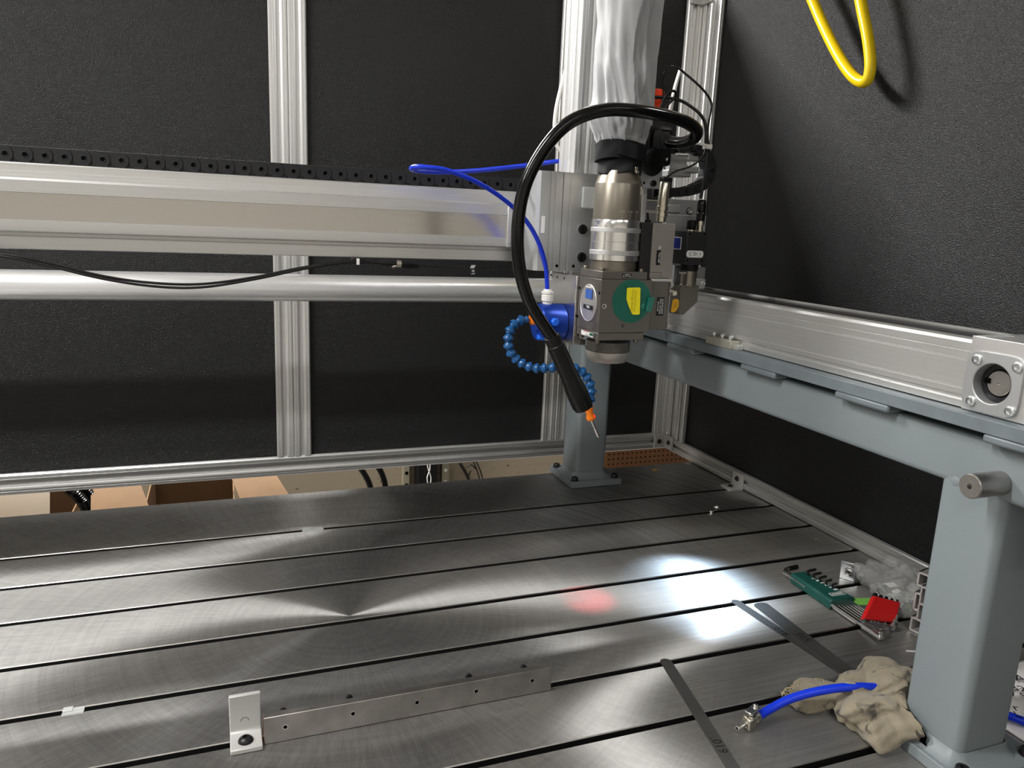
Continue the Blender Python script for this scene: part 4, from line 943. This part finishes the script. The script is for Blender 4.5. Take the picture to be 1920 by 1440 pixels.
# cables running beside the slide, and the pale loop behind the post
wire('grey_cable', 'pale grey cable bowed behind the left edge of the rear post', [(1125, -480, 1.62), (1108, -220, 1.62), (1098, -60, 1.62), (1086, 20, 1.62), (1075, 70, 1.62), (1064, 120, 1.62), (1052, 165, 1.62), (1043, 205, 1.62), (1040, 240, 1.62), (1043, 270, 1.62), (1056, 287, 1.62), (1082, 296, 1.62)], .0045, 'white', n=10)
wire('black_lead', 'thin black cable running down between the rear post and the slide profile', [(1125, -480, 1.52), (1112, -220, 1.51), (1101, -20, 1.50), (1094, 30, 1.50), (1087, 90, 1.50), (1083, 150, 1.50), (1085, 200, 1.50), (1084, 240, 1.50), (1076, 262, 1.50), (1085, 285, 1.51)], .003, 'cable')

# ------------------------------------------------------------------ yellow hose hanging at the right wall
YH = 1.40
yp_ = [(1497, -60), (1523, 0), (1540, 40), (1560, 82), (1580, 118), (1598, 142), (1613, 153), (1624, 152), (1630, 140), (1632, 115), (1627, 70), (1618, 25), (1611, -10), (1600, -60)]
yx = [1.34 + .00 * i for i in range(len(yp_))]
tag(build('yellow_hose', tube(NB(), [P(*yp_[0], 'x', 1.39) + V((0, a, b)) for a, b in ((.20, .82), (.18, .48), (.11, .20))] + [P(x, y, 'x', 1.39) for x, y in yp_] + [P(*yp_[-1], 'x', 1.39) + V((0, a, b)) for a, b in ((.055, .20), (.09, .48), (.10, .82))], .0128, 16, 10), M['yellow'], angle=180), 'thick bright yellow hose hanging in a loop against the right black panel', 'hose')

# ------------------------------------------------------------------ things lying on the table
rail = thing('drilled_steel_bar', 'ground steel bar on edge with five countersunk holes, lying along the table', 'bar', (.257, 1.03, 0))
br_ = build('bar', box(NB(), .0335, .4845, 1.0235, 1.0365, 0.0004, .0425), M['steel'], rail, bevel=.0008)
for px, py in ((535, 1363), (662, 1338), (782, 1317), (893, 1296), (998, 1276)):
    c = P(px, py, 'y', 1.0235)
    build('hole', lathe(NB(), c, -Y_, [(-.001, .0040), (.0003, .0040), (.0003, .0030), (-.0005, .0028)], 18), M['chrome'], rail)
    build('hole_shade', lathe(NB(), c, -Y_, [(-.001, .0029), (.0001, .0029)], 16), M['dark'], rail)
for px, py in ((531, 1334), (655, 1309), (879, 1269), (982, 1252)):
    c = P(px, py, 'y', 1.056); z = min(c.z, .034)
    sb_ = NB(); lathe(sb_, (c.x, 1.0366, z), Y_, [(0, .003), (.016, .003)], 12); socket_head(sb_, (c.x, 1.052, z), Y_, .0055, .007)
    build('screw', sb_, M['blacksteel'], rail)
build('rust_end', box(NB(), .0330, .0336, 1.0238, 1.0362, .002, .040), mat('rusted_end', rgb(120, 70, 45), .3, .7, var=.3, vscale=60), rail)

lbr = thing('aluminium_angle_bracket', 'pale aluminium angle bracket with a black bolt at the left end of the steel bar', 'bracket', (.009, 1.04, 0))
pr_ = [(1.012, 0.0003), (1.0125, .0075), (1.046, .008), (1.0505, .0095), (1.0525, .0135), (1.0530, .0660), (1.060, .0662), (1.060, .0003)]
build('angle', prism(NB(), [(-.0128, y, z) for y, z in pr_], (.0440, 0, 0)), M['white_cast'], lbr, bevel=.0015)
c = P(459, 1351, 'y', 1.053)
build('hole', lathe(NB(), c, -Y_, [(-.001, .0060), (.0004, .0060), (.0004, .0050), (-.0006, .0048)], 24), M['greyhex'], lbr)
build('hole_shade', lathe(NB(), c, -Y_, [(-.001, .0049), (.0002, .0049)], 20), mat('hole_shade', (.12, .12, .12), .5, .6), lbr)
c = P(460.5, 1382, 'z', .012); build('bolt', button_head(NB(), (c.x, 1.030, .0078), Z_, .0108, .007), M['blacksteel'], lbr)

def gauge(label, tip, tail, w, z, txt, tpos, tsize, flip=1, wide=None):
    """feeler strip from its rounded tip to its tail"""
    tip, tail = V((*tip, z)), V((*tail, z)); d = (tail - tip).normalized(); s = V((-d.y, d.x, 0)); L = (tail - tip).length; h = w / 2
    pts = []
    for k in range(9):
        a = PI * k / 8; e = h if not wide else h * .55
        pts.append(tip + d * (e - e * math.sin(a)) + s * (h * math.cos(a)))
    pts += [tail - s * h, tail + s * h]
    o = build('feeler_gauge', prism(NB(), pts, (0, 0, .0007)), M['gauge'])
    tag(o, label, 'feeler gauge')
    t = tip + d * L * tpos + Z_ * .0007
    text(txt, M['black_print'], o, t + s * 0.0, d, s * flip, tsize, lift=.0002)
    return o
g = gauge('feeler gauge strip marked .019 lying alone at the front left of the rag', (.7175, 1.051), (.6575, .752), .0215, .0003, '.019', .765, .021)
g = gauge('narrow feeler gauge strip marked .018 running under the rag beside the wider one', (.9785, 1.204), (1.0035, .900), .0205, .0003, '.018', .44, .021)
g = gauge('wide feeler gauge strip marked 015 with its tail under the rag', (1.0215, 1.176), (1.0100, .872), .0330, .0013, '015', .46, .021, wide=True)

# blue hose with a metal drain cock, running behind the near column
bh = thing('blue_hose', 'blue hose with a small metal cock, lying over the rag and behind the near column', 'hose', P(1400, 1352, 'z', 0))
c = [P(1418, 1345, 'z', .016), P(1445, 1329, 'z', .022), P(1478, 1312, 'z', .034), P(1520, 1299, 'z', .046), P(1565, 1291, 'z', .054), P(1610, 1288, 'z', .056), P(1660, 1290, 'z', .050), P(1715, 1295, 'z', .040), P(1770, 1305, 'z', .028), P(1830, 1320, 'z', .018), P(1885, 1340, 'z', .020), P(1925, 1355, 'z', .020), P(1990, 1385, 'z', .015)]
build('hose', tube(NB(), c, .0068, 14, 8), M['blue'], bh, angle=180)
e0 = c[0]; dd = (c[0] - c[1]).normalized()
build('hose_nut', lathe(NB(), e0 - dd * .004, dd, [(0, .0085), (.008, .0088), (.009, .0075), (.011, .0075)], 20), M['nickel'], bh, angle=25)
build('cock_body', obox(NB(), e0 + dd * .014, dd * .0085, dd.cross(Z_).normalized() * .0085, V((0, 0, .0095))), M['nickel'], bh, bevel=.002)
build('outlet', lathe(NB(), e0 + dd * .022, dd, [(0, .0045), (.017, .0042), (.018, .0038), (.018, .0026), (.010, .0024)], 20), M['chrome'], bh)
q = e0 + dd * .013 + Z_ * .010
lv = NB(); lathe(lv, q, Z_, [(0, .0035), (.004, .0035), (.0045, .006), (.006, .006)], 16)
obox(lv, q + V((.004, .002, .0075)), V((.011, .004, .001)), V((-.002, .0055, 0)), V((0, 0, .0012))); lathe(lv, q + V((.012, .005, .008)), Z_, [(0, .0045), (.004, .004), (.0055, .002)], 14)
build('lever', lv, M['chrome'], bh, bevel=.0004)

# crumpled rag
def rag():
    b = NB(); bmesh.ops.create_icosphere(b, subdivisions=6, radius=1)
    C = V((.955, .825, .028))
    lobes = [(V((.985, .812, .032)), V((.056, .056, .038))), (V((.932, .792, .026)), V((.056, .062, .034))), (V((.888, .866, .015)), V((.048, .034, .021))),
             (V((1.000, .838, .044)), V((.034, .038, .030))), (V((.940, .760, .022)), V((.052, .040, .028))), (V((.872, .856, .013)), V((.030, .024, .017))), (V((.962, .745, .030)), V((.026, .028, .026)))]
    for v in b.verts:
        d = v.co.normalized(); rs = []
        for c, a in lobes:
            o = C - c; o = V((o.x / a.x, o.y / a.y, o.z / a.z)); k = V((d.x / a.x, d.y / a.y, d.z / a.z))
            A, B, Q = k.dot(k), 2 * k.dot(o), o.dot(o) - 1; D = B * B - 4 * A * Q
            if D > 0:
                r = (-B + math.sqrt(D)) / (2 * A)
                if r > 0: rs.append(r)
        if not rs: rs = [.02]
        mx = max(rs); r = mx + .004 * math.log(sum(math.exp((x - mx) / .004) for x in rs))
        p = C + d * r
        w = V((noise.noise(p * 9), noise.noise(p * 9 + V((5, 5, 5))), noise.noise(p * 9 + V((9, 1, 3))))) * .030
        q = p + w; f = 0
        for dx, dy, dz, fr, am in ((.62, -.5, .6, 13, .017), (.2, .85, .5, 19, .012), (-.75, -.3, .58, 27, .010), (.5, .6, -.62, 43, .0065), (-.2, .5, .84, 71, .0032)):
            ph = (q.x * dx + q.y * dy + q.z * dz) * fr; tri = abs(ph - math.floor(ph + .5)) * 2
            f += (tri - .5) * am
        f += noise.noise(p * 110) * .0010
        p += d * f
        if p.z < .0015: p.z = .0015 + (p.z - .0015) * .02
        v.co = p
    for v in b.verts:
        p = v.co; p.z = max(p.z, .001)
        if p.x > .936 and .62 < p.y < .797: p.z = max(p.z, .0197)
        if p.x > .950 and p.y < .777:
            if p.x - .950 < .777 - p.y: p.x = .950
            else: p.y = .777
    return b
def rag_material():
    m = mat('oatmeal_rag', rgb(136, 127, 108), 0, .95, bump=(900, .7, .0015), var=.10, vscale=60, sheen=.2)
    nt = m.node_tree; b = nt.nodes['Principled BSDF']; src = b.inputs['Base Color'].links[0].from_socket
    tc = nt.nodes.new('ShaderNodeTexCoord'); n = nt.nodes.new('ShaderNodeTexNoise'); n.inputs['Scale'].default_value = 32; n.inputs['Detail'].default_value = 6; n.inputs['Distortion'].default_value = 1.2
    nt.links.new(tc.outputs['Object'], n.inputs['Vector'])
    mr = nt.nodes.new('ShaderNodeMapRange'); mr.inputs[1].default_value = .57; mr.inputs[2].default_value = .68; nt.links.new(n.outputs[0], mr.inputs[0])
    mx = nt.nodes.new('ShaderNodeMix'); mx.data_type = 'RGBA'; nt.links.new(mr.outputs[0], mx.inputs[0]); nt.links.new(src, mx.inputs[6]); mx.inputs[7].default_value = (.05, .042, .035, 1)
    nt.links.new(mx.outputs[2], b.inputs['Base Color']); return m
ragt = thing('shop_rag', 'crumpled oatmeal shop rag with dark grease stains at the foot of the near column', 'rag', (.95, .82, 0))
build('cloth', rag(), rag_material(), ragt, angle=180)
fr_ = NB()
for k in range(60):
    t = k / 59; q = P(1482 + 62 * t, 1303 - 22 * math.sin(t * 1.6), 'z', .018 + .012 * t); q += V((random.uniform(-.004, .004), random.uniform(-.004, .004), random.uniform(-.003, .003)))
    tube(fr_, [q, q + V((-.006 + random.uniform(-.006, .006), .005, random.uniform(0, .006))), q + V((-.010 + random.uniform(-.006, .006), .006, random.uniform(-.004, .006)))], .0007, 4, 3)
fo = build('frayed_edge', fr_, mat('rag_threads', rgb(178, 166, 132), 0, .95), ragt, kind='stuff')

# green hex key holder
hk = thing('green_hex_key_set', 'long chrome hex keys in a dark green plastic holder pointing at the zip bag', 'hex keys', (1.19, 1.13, 0))
HA = V((1.158, 1.236, .003)); HD = V((-.006, -.132, 0)).normalized(); HS = V((1, -.045, 0)).normalized()
def hq(t, s, z): return HA + HD * t + HS * s + V((0, 0, z))
cs_ = build('holder', prism(NB(), [hq(0, -.006, 0), hq(0, -.006, .017), hq(0, -.002, .021), hq(0, .030, .021), hq(0, .034, .018), hq(0, .034, 0)], HD * .128), M['green_case'], hk, bevel=.002)
# the holder widens to the right like a fan
for v in cs_.data.vertices:
    t = (v.co + ROOT[hk.name] - HA).dot(HD) / .128
    if (v.co + ROOT[hk.name] - HA).dot(HS) > .01: v.co += HS * (.022 * max(0, t))
for k in range(7):
    q = hq(.036 + .011 * k, .027 + .0022 * k, .0212); build('size_window', obox(NB(), q, HD * .0024, HS * .0045, V((0, 0, .0006))), M['white_print'] if k % 2 else M['grey_print'], hk)
for k, (t0, t1, s) in enumerate(((.118, .256, .000), (.118, .246, .009), (.118, .236, .018), (.118, .226, .027), (.118, .216, .036), (.118, .206, .044), (.118, .198, .051))):
    r = .0052 - .0005 * k; z = .009
    b = tube(NB(), [hq(t0 - .05, s, z), hq(t0, s, z), hq(t1 - .012, s, z), hq(t1 - .003, s, z), hq(t1 + .002, s + .004, z + .001), hq(t1 + .003, s + .022 - .002 * k, z + .002)], r, 6, 4)
    build('hex_key', b, M['hexsteel'], hk, angle=25)
b = tube(NB(), [hq(.05, -.002, .011), hq(-.016, -.002, .012), hq(-.024, -.001, .012), hq(-.028, .003, .013), hq(-.029, .012, .015)], .0052, 6, 4); build('hex_key', b, M['hexsteel'], hk, angle=25)
build('key_end', tube(NB(), [hq(-.029, .012, .015), hq(-.030, .036, .017)], .0054, 6, 1), M['black'], hk, angle=25)
for k in range(5):
    build('key_arm', tube(NB(), [hq(.020 + .017 * k, .026 + .002 * k, .022), hq(.012 + .017 * k, .030 + .002 * k, .026), hq(.006 + .017 * k, .055, .025)], .0034 - .0003 * k, 6, 4), M['blacksteel'], hk, angle=25)
bx_ = build('badge', obox(NB(), hq(.108, .027, .0211), HD * .006, HS * .017, V((0, 0, .0004))), M['white_print'], hk)
build('badge_inner', obox(NB(), hq(.108, .027, .0214), HD * .0045, HS * .0155, V((0, 0, .0004))), M['green_case'], hk)
for k, wd in enumerate((.0022, .001, .0022, .0018, .0022, .0018, .0022)):   # worn, unreadable moulded letters
    build('moulded_mark', obox(NB(), hq(.108 + .0006 * (k % 2), .0165 + .0036 * k, .0219), HD * .0026, HS * wd * .5, V((0, 0, .0003))), M['white_print'], hk)
# red hex key set leaning on it
rk = thing('red_hex_key_set', 'short grey hex keys in a bright red holder leaning on the chrome keys', 'hex keys', (1.235, 1.03, .01))
c00, c10, c11, c01 = P(1619, 1160, 'y', 1.012), P(1681, 1167, 'y', 1.012), P(1690, 1129, 'y', 1.046), P(1640, 1116, 'y', 1.046)
nn = (c10 - c00).cross(c01 - c00).normalized()
if nn.y > 0: nn = -nn
rc = build('holder', prism(NB(), [c00, c10, c11, c01], -nn * .011), M['red_case'], rk, bevel=.003)
for k in range(5):
    f = .08 + .21 * k; lo, hi = c00.lerp(c10, f) - nn * .0055, c01.lerp(c11, f) - nn * .0055; dv = (hi - lo).normalized(); sv = (c10 - c00).normalized(); r = .0046 - .0006 * k
    build('hex_key', tube(NB(), [hi - dv * .002, lo, lo - dv * .004, lo - dv * .007 + sv * .003, lo - dv * .010 + sv * .012, lo - dv * .020 + sv * .045 + V((0, -.004, 0))], r, 6, 4), M['greyhex'], rk, angle=25)
    build('key_tip', cyl(NB(), hi - dv * .002, hi + dv * .0055, r * 1.1, n=8), M['black'], rk)

# zip bag of small parts
def bag(c, a, sd, amp):
    b = NB(); bmesh.ops.create_icosphere(b, subdivisions=5, radius=1)
    for v in b.verts:
        d = v.co.copy(); p = V((c[0] + d.x * a[0], c[1] + d.y * a[1], c[2] + d.z * a[2]))
        f = (abs(noise.noise(p * 24 + V((sd, 2, 5)))) - .25) * amp * 1.6 + (abs(noise.noise(p * 60 + V((sd, 5, 9)))) - .2) * amp * .6
        p += V((d.x, d.y, d.z)) * f
        p.z = max(p.z, .0012 + .0004 * abs(noise.noise(p * 90))); v.co = p
    return b
zb_ = thing('zip_bag', 'clear crumpled zip bag of small hardware behind the red hex key set', 'bag', (1.335, 1.10, 0))
build('film', bag((1.345, 1.115, .030), (.076, .095, .034), 1, .022), M['film'], zb_, angle=50)
build('film', bag((1.300, 1.058, .020), (.045, .036, .022), 6, .012), M['film'], zb_, angle=50)
for i, (px, py, w, h) in enumerate(((1622, 1128, .022, .010), (1700, 1128, .010, .030))):
    q = P(px, py, 'z', .016); build('green_stripe', obox(NB(), q, V((w, -.012 if i == 0 else .02, .003)), V((.004, .006, .004)), V((0, 0, .0005))), mat('green_stripe', rgb(110, 170, 70), 0, .5), zb_)
for px, py in ((1650, 1112), (1662, 1105)):
    q = P(px, py, 'z', .020); build('washer', ringplate(NB(), q, (.3, -.6, .7), .011, .004, .002, 24), M['zinc'], zb_)
for k in range(9):
    q = P(1690 + random.uniform(-22, 22), 1112 + random.uniform(-16, 22), 'z', .02)
    build('paper_scrap', obox(NB(), q, V((random.uniform(.006, .014), random.uniform(-.01, .01), .003)), V((random.uniform(-.004, .004), .006, random.uniform(-.004, .006))), V((.0002, .0002, .0006))), M['paper'], zb_)
q = P(1672, 1178, 'z', .012)
for k in range(2): build('bolt', lathe(NB(), q + V((.02 * k, .012 * k, 0)), (.6, .4, .3), [(0, .006), (.006, .006), (.006, .003), (.022, .003)], 12), M['zinc'], zb_)

# zinc angle bracket, aluminium offcut
zk = thing('zinc_angle_plate', 'small zinc angle plate with a bolt, standing between the hex keys and the rail', 'bracket', (1.30, 1.215, 0))
z0, z1 = P(1574, 1083, 'z', .001), P(1608, 1094, 'z', .001); sv = (z1 - z0); nv = V((sv.y, -sv.x, 0)).normalized()
hh = V((0, 0, .043)) + nv * .004
zp = build('upright', prism(NB(), [z0, z1, z1 + hh, z0 + hh], -nv * .003), M['zinc'], zk, bevel=.0005)
build('foot', prism(NB(), [z0, z1, z1 + V((.05, .03, 0)), z0 + V((.05, .03, 0))], (0, 0, .003)), M['zinc'], zk, bevel=.0005)
zc_ = (z0 + z1) / 2 + hh * .46 + nv * .0005
build('washer', ringplate(NB(), zc_, nv, .0125, .004, .0016), M['zinc'], zp)
build('bolt', lathe(NB(), zc_ + nv * .001, nv, [(0, .0075), (.004, .0075), (.006, .006), (.0065, .003), (.0035, .002)], 20), M['chrome'], zp)
of = thing('profile_offcut', 'short hollow aluminium profile offcut standing on end half behind the near column', 'profile', (1.31, 1.0, 0))
oq = V((1.2440, 1.000, .001)); ou = V((.22, -.97, 0)).normalized(); ow = V((0, 0, 1)); od = V((.97, .22, 0)).normalized() * .12
def offcut():
    b = NB()
    def bar_(a0, a1, z0, z1): prism(b, [oq + ou * a0 + ow * z0, oq + ou * a1 + ow * z0, oq + ou * a1 + ow * z1, oq + ou * a0 + ow * z1], od)
    for a0, a1, z0, z1 in ((0, .004, .0, .030), (0, .004, .095, .125), (.036, .040, 0, .03), (.036, .04, .095, .125), (0, .040, 0, .004), (0, .040, .121, .125), (.010, .030, .026, .030), (.010, .030, .095, .099), (.010, .013, .026, .099), (.027, .030, .026, .099), (.010, .030, .060, .064), (.0, .014, .026, .030), (.026, .04, .026, .03), (0, .014, .095, .099), (.026, .04, .095, .099), (.0, .004, .044, .082), (.0, .012, .044, .048), (.0, .012, .078, .082)):
        bar_(a0, a1, z0, z1)
    return b
build('extrusion', offcut(), mat('raw_extrusion', (.62, .60, .59), .7, .4), of, bevel=.0006)

# loose bits
sbt = thing('cap_screw', 'tiny bright cap screw lying alone on the right side of the table by the rail', 'screw', P(1335, 960, 'z', 0))
q0, q1 = P(1333, 960, 'z', .004), P(1343, 953, 'z', .005)
build('shank', cyl(NB(), q0, q1, .0038, n=14), M['chrome'], sbt); build('head', socket_head(NB(), q1, q1 - q0, .0064, .008), M['zinc'], sbt)
q = P(1229, 881, 'z', .0005); w = NB(); rg = []
for rr, zz_ in ((1, 0), (1, .0016), (.6, .0016), (.6, 0)):
    rg.append([w.verts.new(q + V((.0125 * math.cos(t) * (rr + (1 - rr) * .4), .0075 * math.sin(t) * rr, zz_))) for t in [2 * PI * k / 28 for k in range(28)]])
for i in range(4):
    for k in range(28): w.faces.new((rg[i][k], rg[i][(k + 1) % 28], rg[(i + 1) % 4][(k + 1) % 28], rg[(i + 1) % 4][k]))
tag(build('brass_ring', w, M['brass']), 'flat oval brass ring lying near the back right corner of the table', 'ring')
q = P(1709, 1221, 'z', .0008)
w = NB(); obox(w, q, V((.0085, -.0035, 0)), V((.0008, .0016, 0)), V((0, 0, .0005))); obox(w, q + V((.009, -.006, 0)), V((.002, -.003, 0)), V((.001, .0006, 0)), V((0, 0, .0005)))
tag(build('paper_scrap', w, M['paper']), 'tiny white scrap of paper on the table left of the near column', 'scrap')
w = NB(); q = P(1325, 924, 'z', .0006); obox(w, q, V((.006, -.001, 0)), V((.0002, .0007, 0)), V((0, 0, .0004)))
q = P(1530, 1010, 'z', .002); lathe(w, q, Z_, [(-.0015, .003), (.002, .0025)], 10)
tag(build('clip_scrap', w, M['nickel']), 'tiny metal chip at the right edge of the table', 'chip')
def clip(label, pa, pb):
    a, b = P(*pa, 'z', .0015), P(*pb, 'z', .0015); c = (a + b) / 2
    r = thing('clear_slot_clip', label, 'clip', (c.x, c.y, 0)); L = (b.x - a.x) / 2
    build('cover', box(NB(), c.x - L, c.x + L, c.y - .010, c.y + .006, .0003, .0022), M['clear'], r, bevel=.0005)
    build('lip', box(NB(), c.x - L, c.x + L, c.y - .0112, c.y - .0098, .0003, .0042), M['white'] if False else M['clear'], r)
    build('end_piece', box(NB(), c.x - L, c.x - L * .1, c.y - .004, c.y + .008, .0022, .0040), M['clear'], r, bevel=.0004)
    return r
clip('small clear slot clip on the rear slot at the middle of the table', (566, 993), (606, 990))
clip('small clear slot clip on the near slot at the left edge of the photo', (118, 1333), (158, 1330))

# clear bag with handwriting behind the near column
hb_ = thing('written_bag', 'white and clear bag with black handwriting lying right of the near column', 'bag', (1.22, .78, 0))
def wbag():
    b = NB(); n = 24; g = [[None] * n for _ in range(n)]
    for i in range(n):
        for j in range(n):
            u, v_ = i / (n - 1), j / (n - 1); p = V((1.135 + .24 * u, .66 + .19 * v_, 0)); e = min(u, 1 - u, v_, 1 - v_)
            p.z = .003 + .016 * min(1, e * 5) + .010 * abs(noise.noise(p * 30)) * min(1, e * 6) ; g[i][j] = b.verts.new(p)
    for i in range(n - 1):
        for j in range(n - 1): b.faces.new((g[i][j], g[i + 1][j], g[i + 1][j + 1], g[i][j + 1]))
    return b
wo = build('bag_front', wbag(), mat('white_film', (.78, .76, .75), 0, .2, coat=.4), hb_, angle=60)
so = wo.modifiers.new('thick', 'SOLIDIFY'); so.thickness = .0015; so.offset = -1
for (px, py), s, sz in (((1912, 1273), 'A', .030), ((1908, 1292), 'B2', .026), ((1908, 1304), 'V 9', .022), ((1904, 1328), 'r', .026), ((1908, 1341), 'L', .022)):
    q = P(px, py, 'z', .026); text(s, M['black_print'], hb_, q, V((.85, -.5, 0)), V((.5, .85, 0)), sz, lift=.001)

# ------------------------------------------------------------------ behind the table, seen under the rail
def carton(label, x0, x1, y0, y1, zt, flaps, m='cardboard'):
    r = thing('cardboard_box', label, 'box', ((x0 + x1) / 2, (y0 + y1) / 2, ZF)); t = .004; zb = ZF + .001
    build('side', box(NB(), x0, x1, y0, y0 + t, zb, zt), M[m], r); build('side', box(NB(), x0, x1, y1 - t, y1, zb, zt), M[m], r)
    build('side', box(NB(), x0, x0 + t, y0 + t, y1 - t, zb, zt), M[m], r); build('side', box(NB(), x1 - t, x1, y0 + t, y1 - t, zb, zt), M[m], r)
    build('bottom', box(NB(), x0 + t, x1 - t, y0 + t, y1 - t, zb, zb + t), M[m], r)
    for pts, m2 in flaps: build('flap', prism(NB(), pts, (.0005, .0015, .003)), M[m2], r)
    return r
YB0, YB1 = 2.42, 2.80
def q5(px, py, y): return P(px, py, 'y', y)
za = q5(300, 950, YB0).z
fl_l = [q5(170, 905, YB0 + .1), q5(258, 895, YB0 + .1), q5(282, 960, YB0 - .02), q5(170, 975, YB0 - .02)]
fl_r = [q5(427, 880, YB0 + .12), q5(505, 872, YB0 + .12), q5(545, 935, YB0 - .02), q5(455, 950, YB0 - .02)]
xa, xb = q5(272, 920, YB1).x, q5(420, 910, YB1).x
carton('open brown cardboard box with raised flaps behind the table at left', q5(268, 945, YB0).x, q5(440, 935, YB0).x, YB0, YB1, q5(350, 880, YB1).z, [(fl_l, 'cardboard'), (fl_r, 'cardboard')])
fl = [q5(-160, 925, 2.5), q5(93, 925, 2.5), q5(93, 985, 2.42), q5(-160, 995, 2.42)]
carton('pale cardboard box at the far left behind the table', q5(-150, 950, 2.5).x, q5(126, 950, 2.5).x, 2.50, 2.86, q5(30, 915, 2.86).z, [(fl, 'paleboard')])
cb_ = thing('corrugated_cable', 'black corrugated conduit between the two cardboard boxes', 'conduit', q5(160, 960, 2.5))
cpts = smooth([q5(x, y, 2.47) for x, y in ((128, 915), (146, 930), (158, 945), (168, 965), (172, 990))], 10)
b = NB(); tube(b, cpts, lambda t: .017 + .0018 * math.sin(t * 120), 14, 1); build('conduit', b, M['rubber'], cb_, angle=60)
b = NB(); tube(b, [p + V((.02, .02, .012)) for p in cpts], lambda t: .013 + .0016 * math.sin(t * 130), 12, 1); build('conduit', b, M['rubber'], cb_, angle=60)
YW = 3.19
def wv(pts, y): return [P(a, b, 'y', y) for a, b in pts]
tag(build('wall_cable', tube(NB(), wv(((670, 870), (684, 890), (694, 912), (698, 945)), 3.0), .012, 12, 8), M['rubber'], angle=180), 'left of two thick black cables bending down behind the table', 'cable')
tag(build('wall_cable', tube(NB(), wv(((704, 868), (715, 886), (722, 908), (724, 940)), 3.0), .012, 12, 8), M['rubber'], angle=180), 'right of two thick black cables bending down behind the table', 'cable')
for px, w, lb_ in ((763, .030, 'narrow slotted wall upright left of the black post behind the table'), (836, .036, 'slotted wall upright right of the black post behind the table')):
    c = P(px, 890, 'y', 3.16); r = thing('wall_upright', lb_, 'upright', (c.x, 3.19, ZF))
    build('channel', box(NB(), c.x - w / 2, c.x + w / 2, 3.165, 3.1995, ZF + .3, .9), M['standard'], r, bevel=.003)
    for k in range(24):
        build('slot', lathe(NB(), (c.x, 3.165, -.62 + .055 * k), -Y_, [(-.002, .008), (.0005, .008)], 12), M['dark'] if px < 800 else M['paper'], r)
c = P(805, 890, 'y', 3.1); r = thing('black_wall_post', 'black post with thin wires against the cream wall behind the table', 'post', (c.x, 3.15, ZF))
build('post', box(NB(), c.x - .045, c.x + .045, 3.12, 3.195, ZF + .2, .9), M['black'], r, bevel=.004)
build('wire', tube(NB(), wv(((800, 865), (803, 880), (808, 896), (806, 915)), 3.10), .0025, 8, 6), M['white'], r, angle=180)
build('wire', tube(NB(), wv(((806, 865), (806, 880), (801, 896), (804, 915)), 3.10), .0025, 8, 6), M['white'], r, angle=180)
wrs = thing('hanging_wires', 'bundle of thin black wires hanging on the cream wall behind the table', 'wires', P(885, 905, 'y', 3.15))
for pts, rr in ((((862, 868), (872, 884), (880, 902), (884, 925)), .007), (((876, 876), (884, 872), (893, 880)), .003), (((886, 862), (892, 876), (897, 890), (903, 915)), .003), (((891, 862), (898, 876), (903, 890), (909, 915)), .003), (((883, 882), (879, 892), (876, 905), (874, 925)), .003)):
    build('wire', tube(NB(), wv(pts, 3.15), rr, 8, 6), M['cable'], wrs, angle=180)
# brown pegboard in the corner
pg = thing('pegboard', 'brown pegboard with rows of small holes in the corner behind the table', 'pegboard', (1.75, 3.15, ZF))
px0 = P(1135, 860, 'y', 3.15).x
build('board', box(NB(), px0, px0 + 1.2, 3.150, 3.158, ZF + .1, .8), M['peg'], pg)
pb = NB()
for i in range(46):
    for j in range(30): lathe(pb, (px0 + .02 + .0254 * i, 3.150, -.45 + .0254 * j), -Y_, [(-.001, .0042), (.0004, .0042)], 8)
ho = build('holes', pb, M['dark'], pg, kind='stuff')
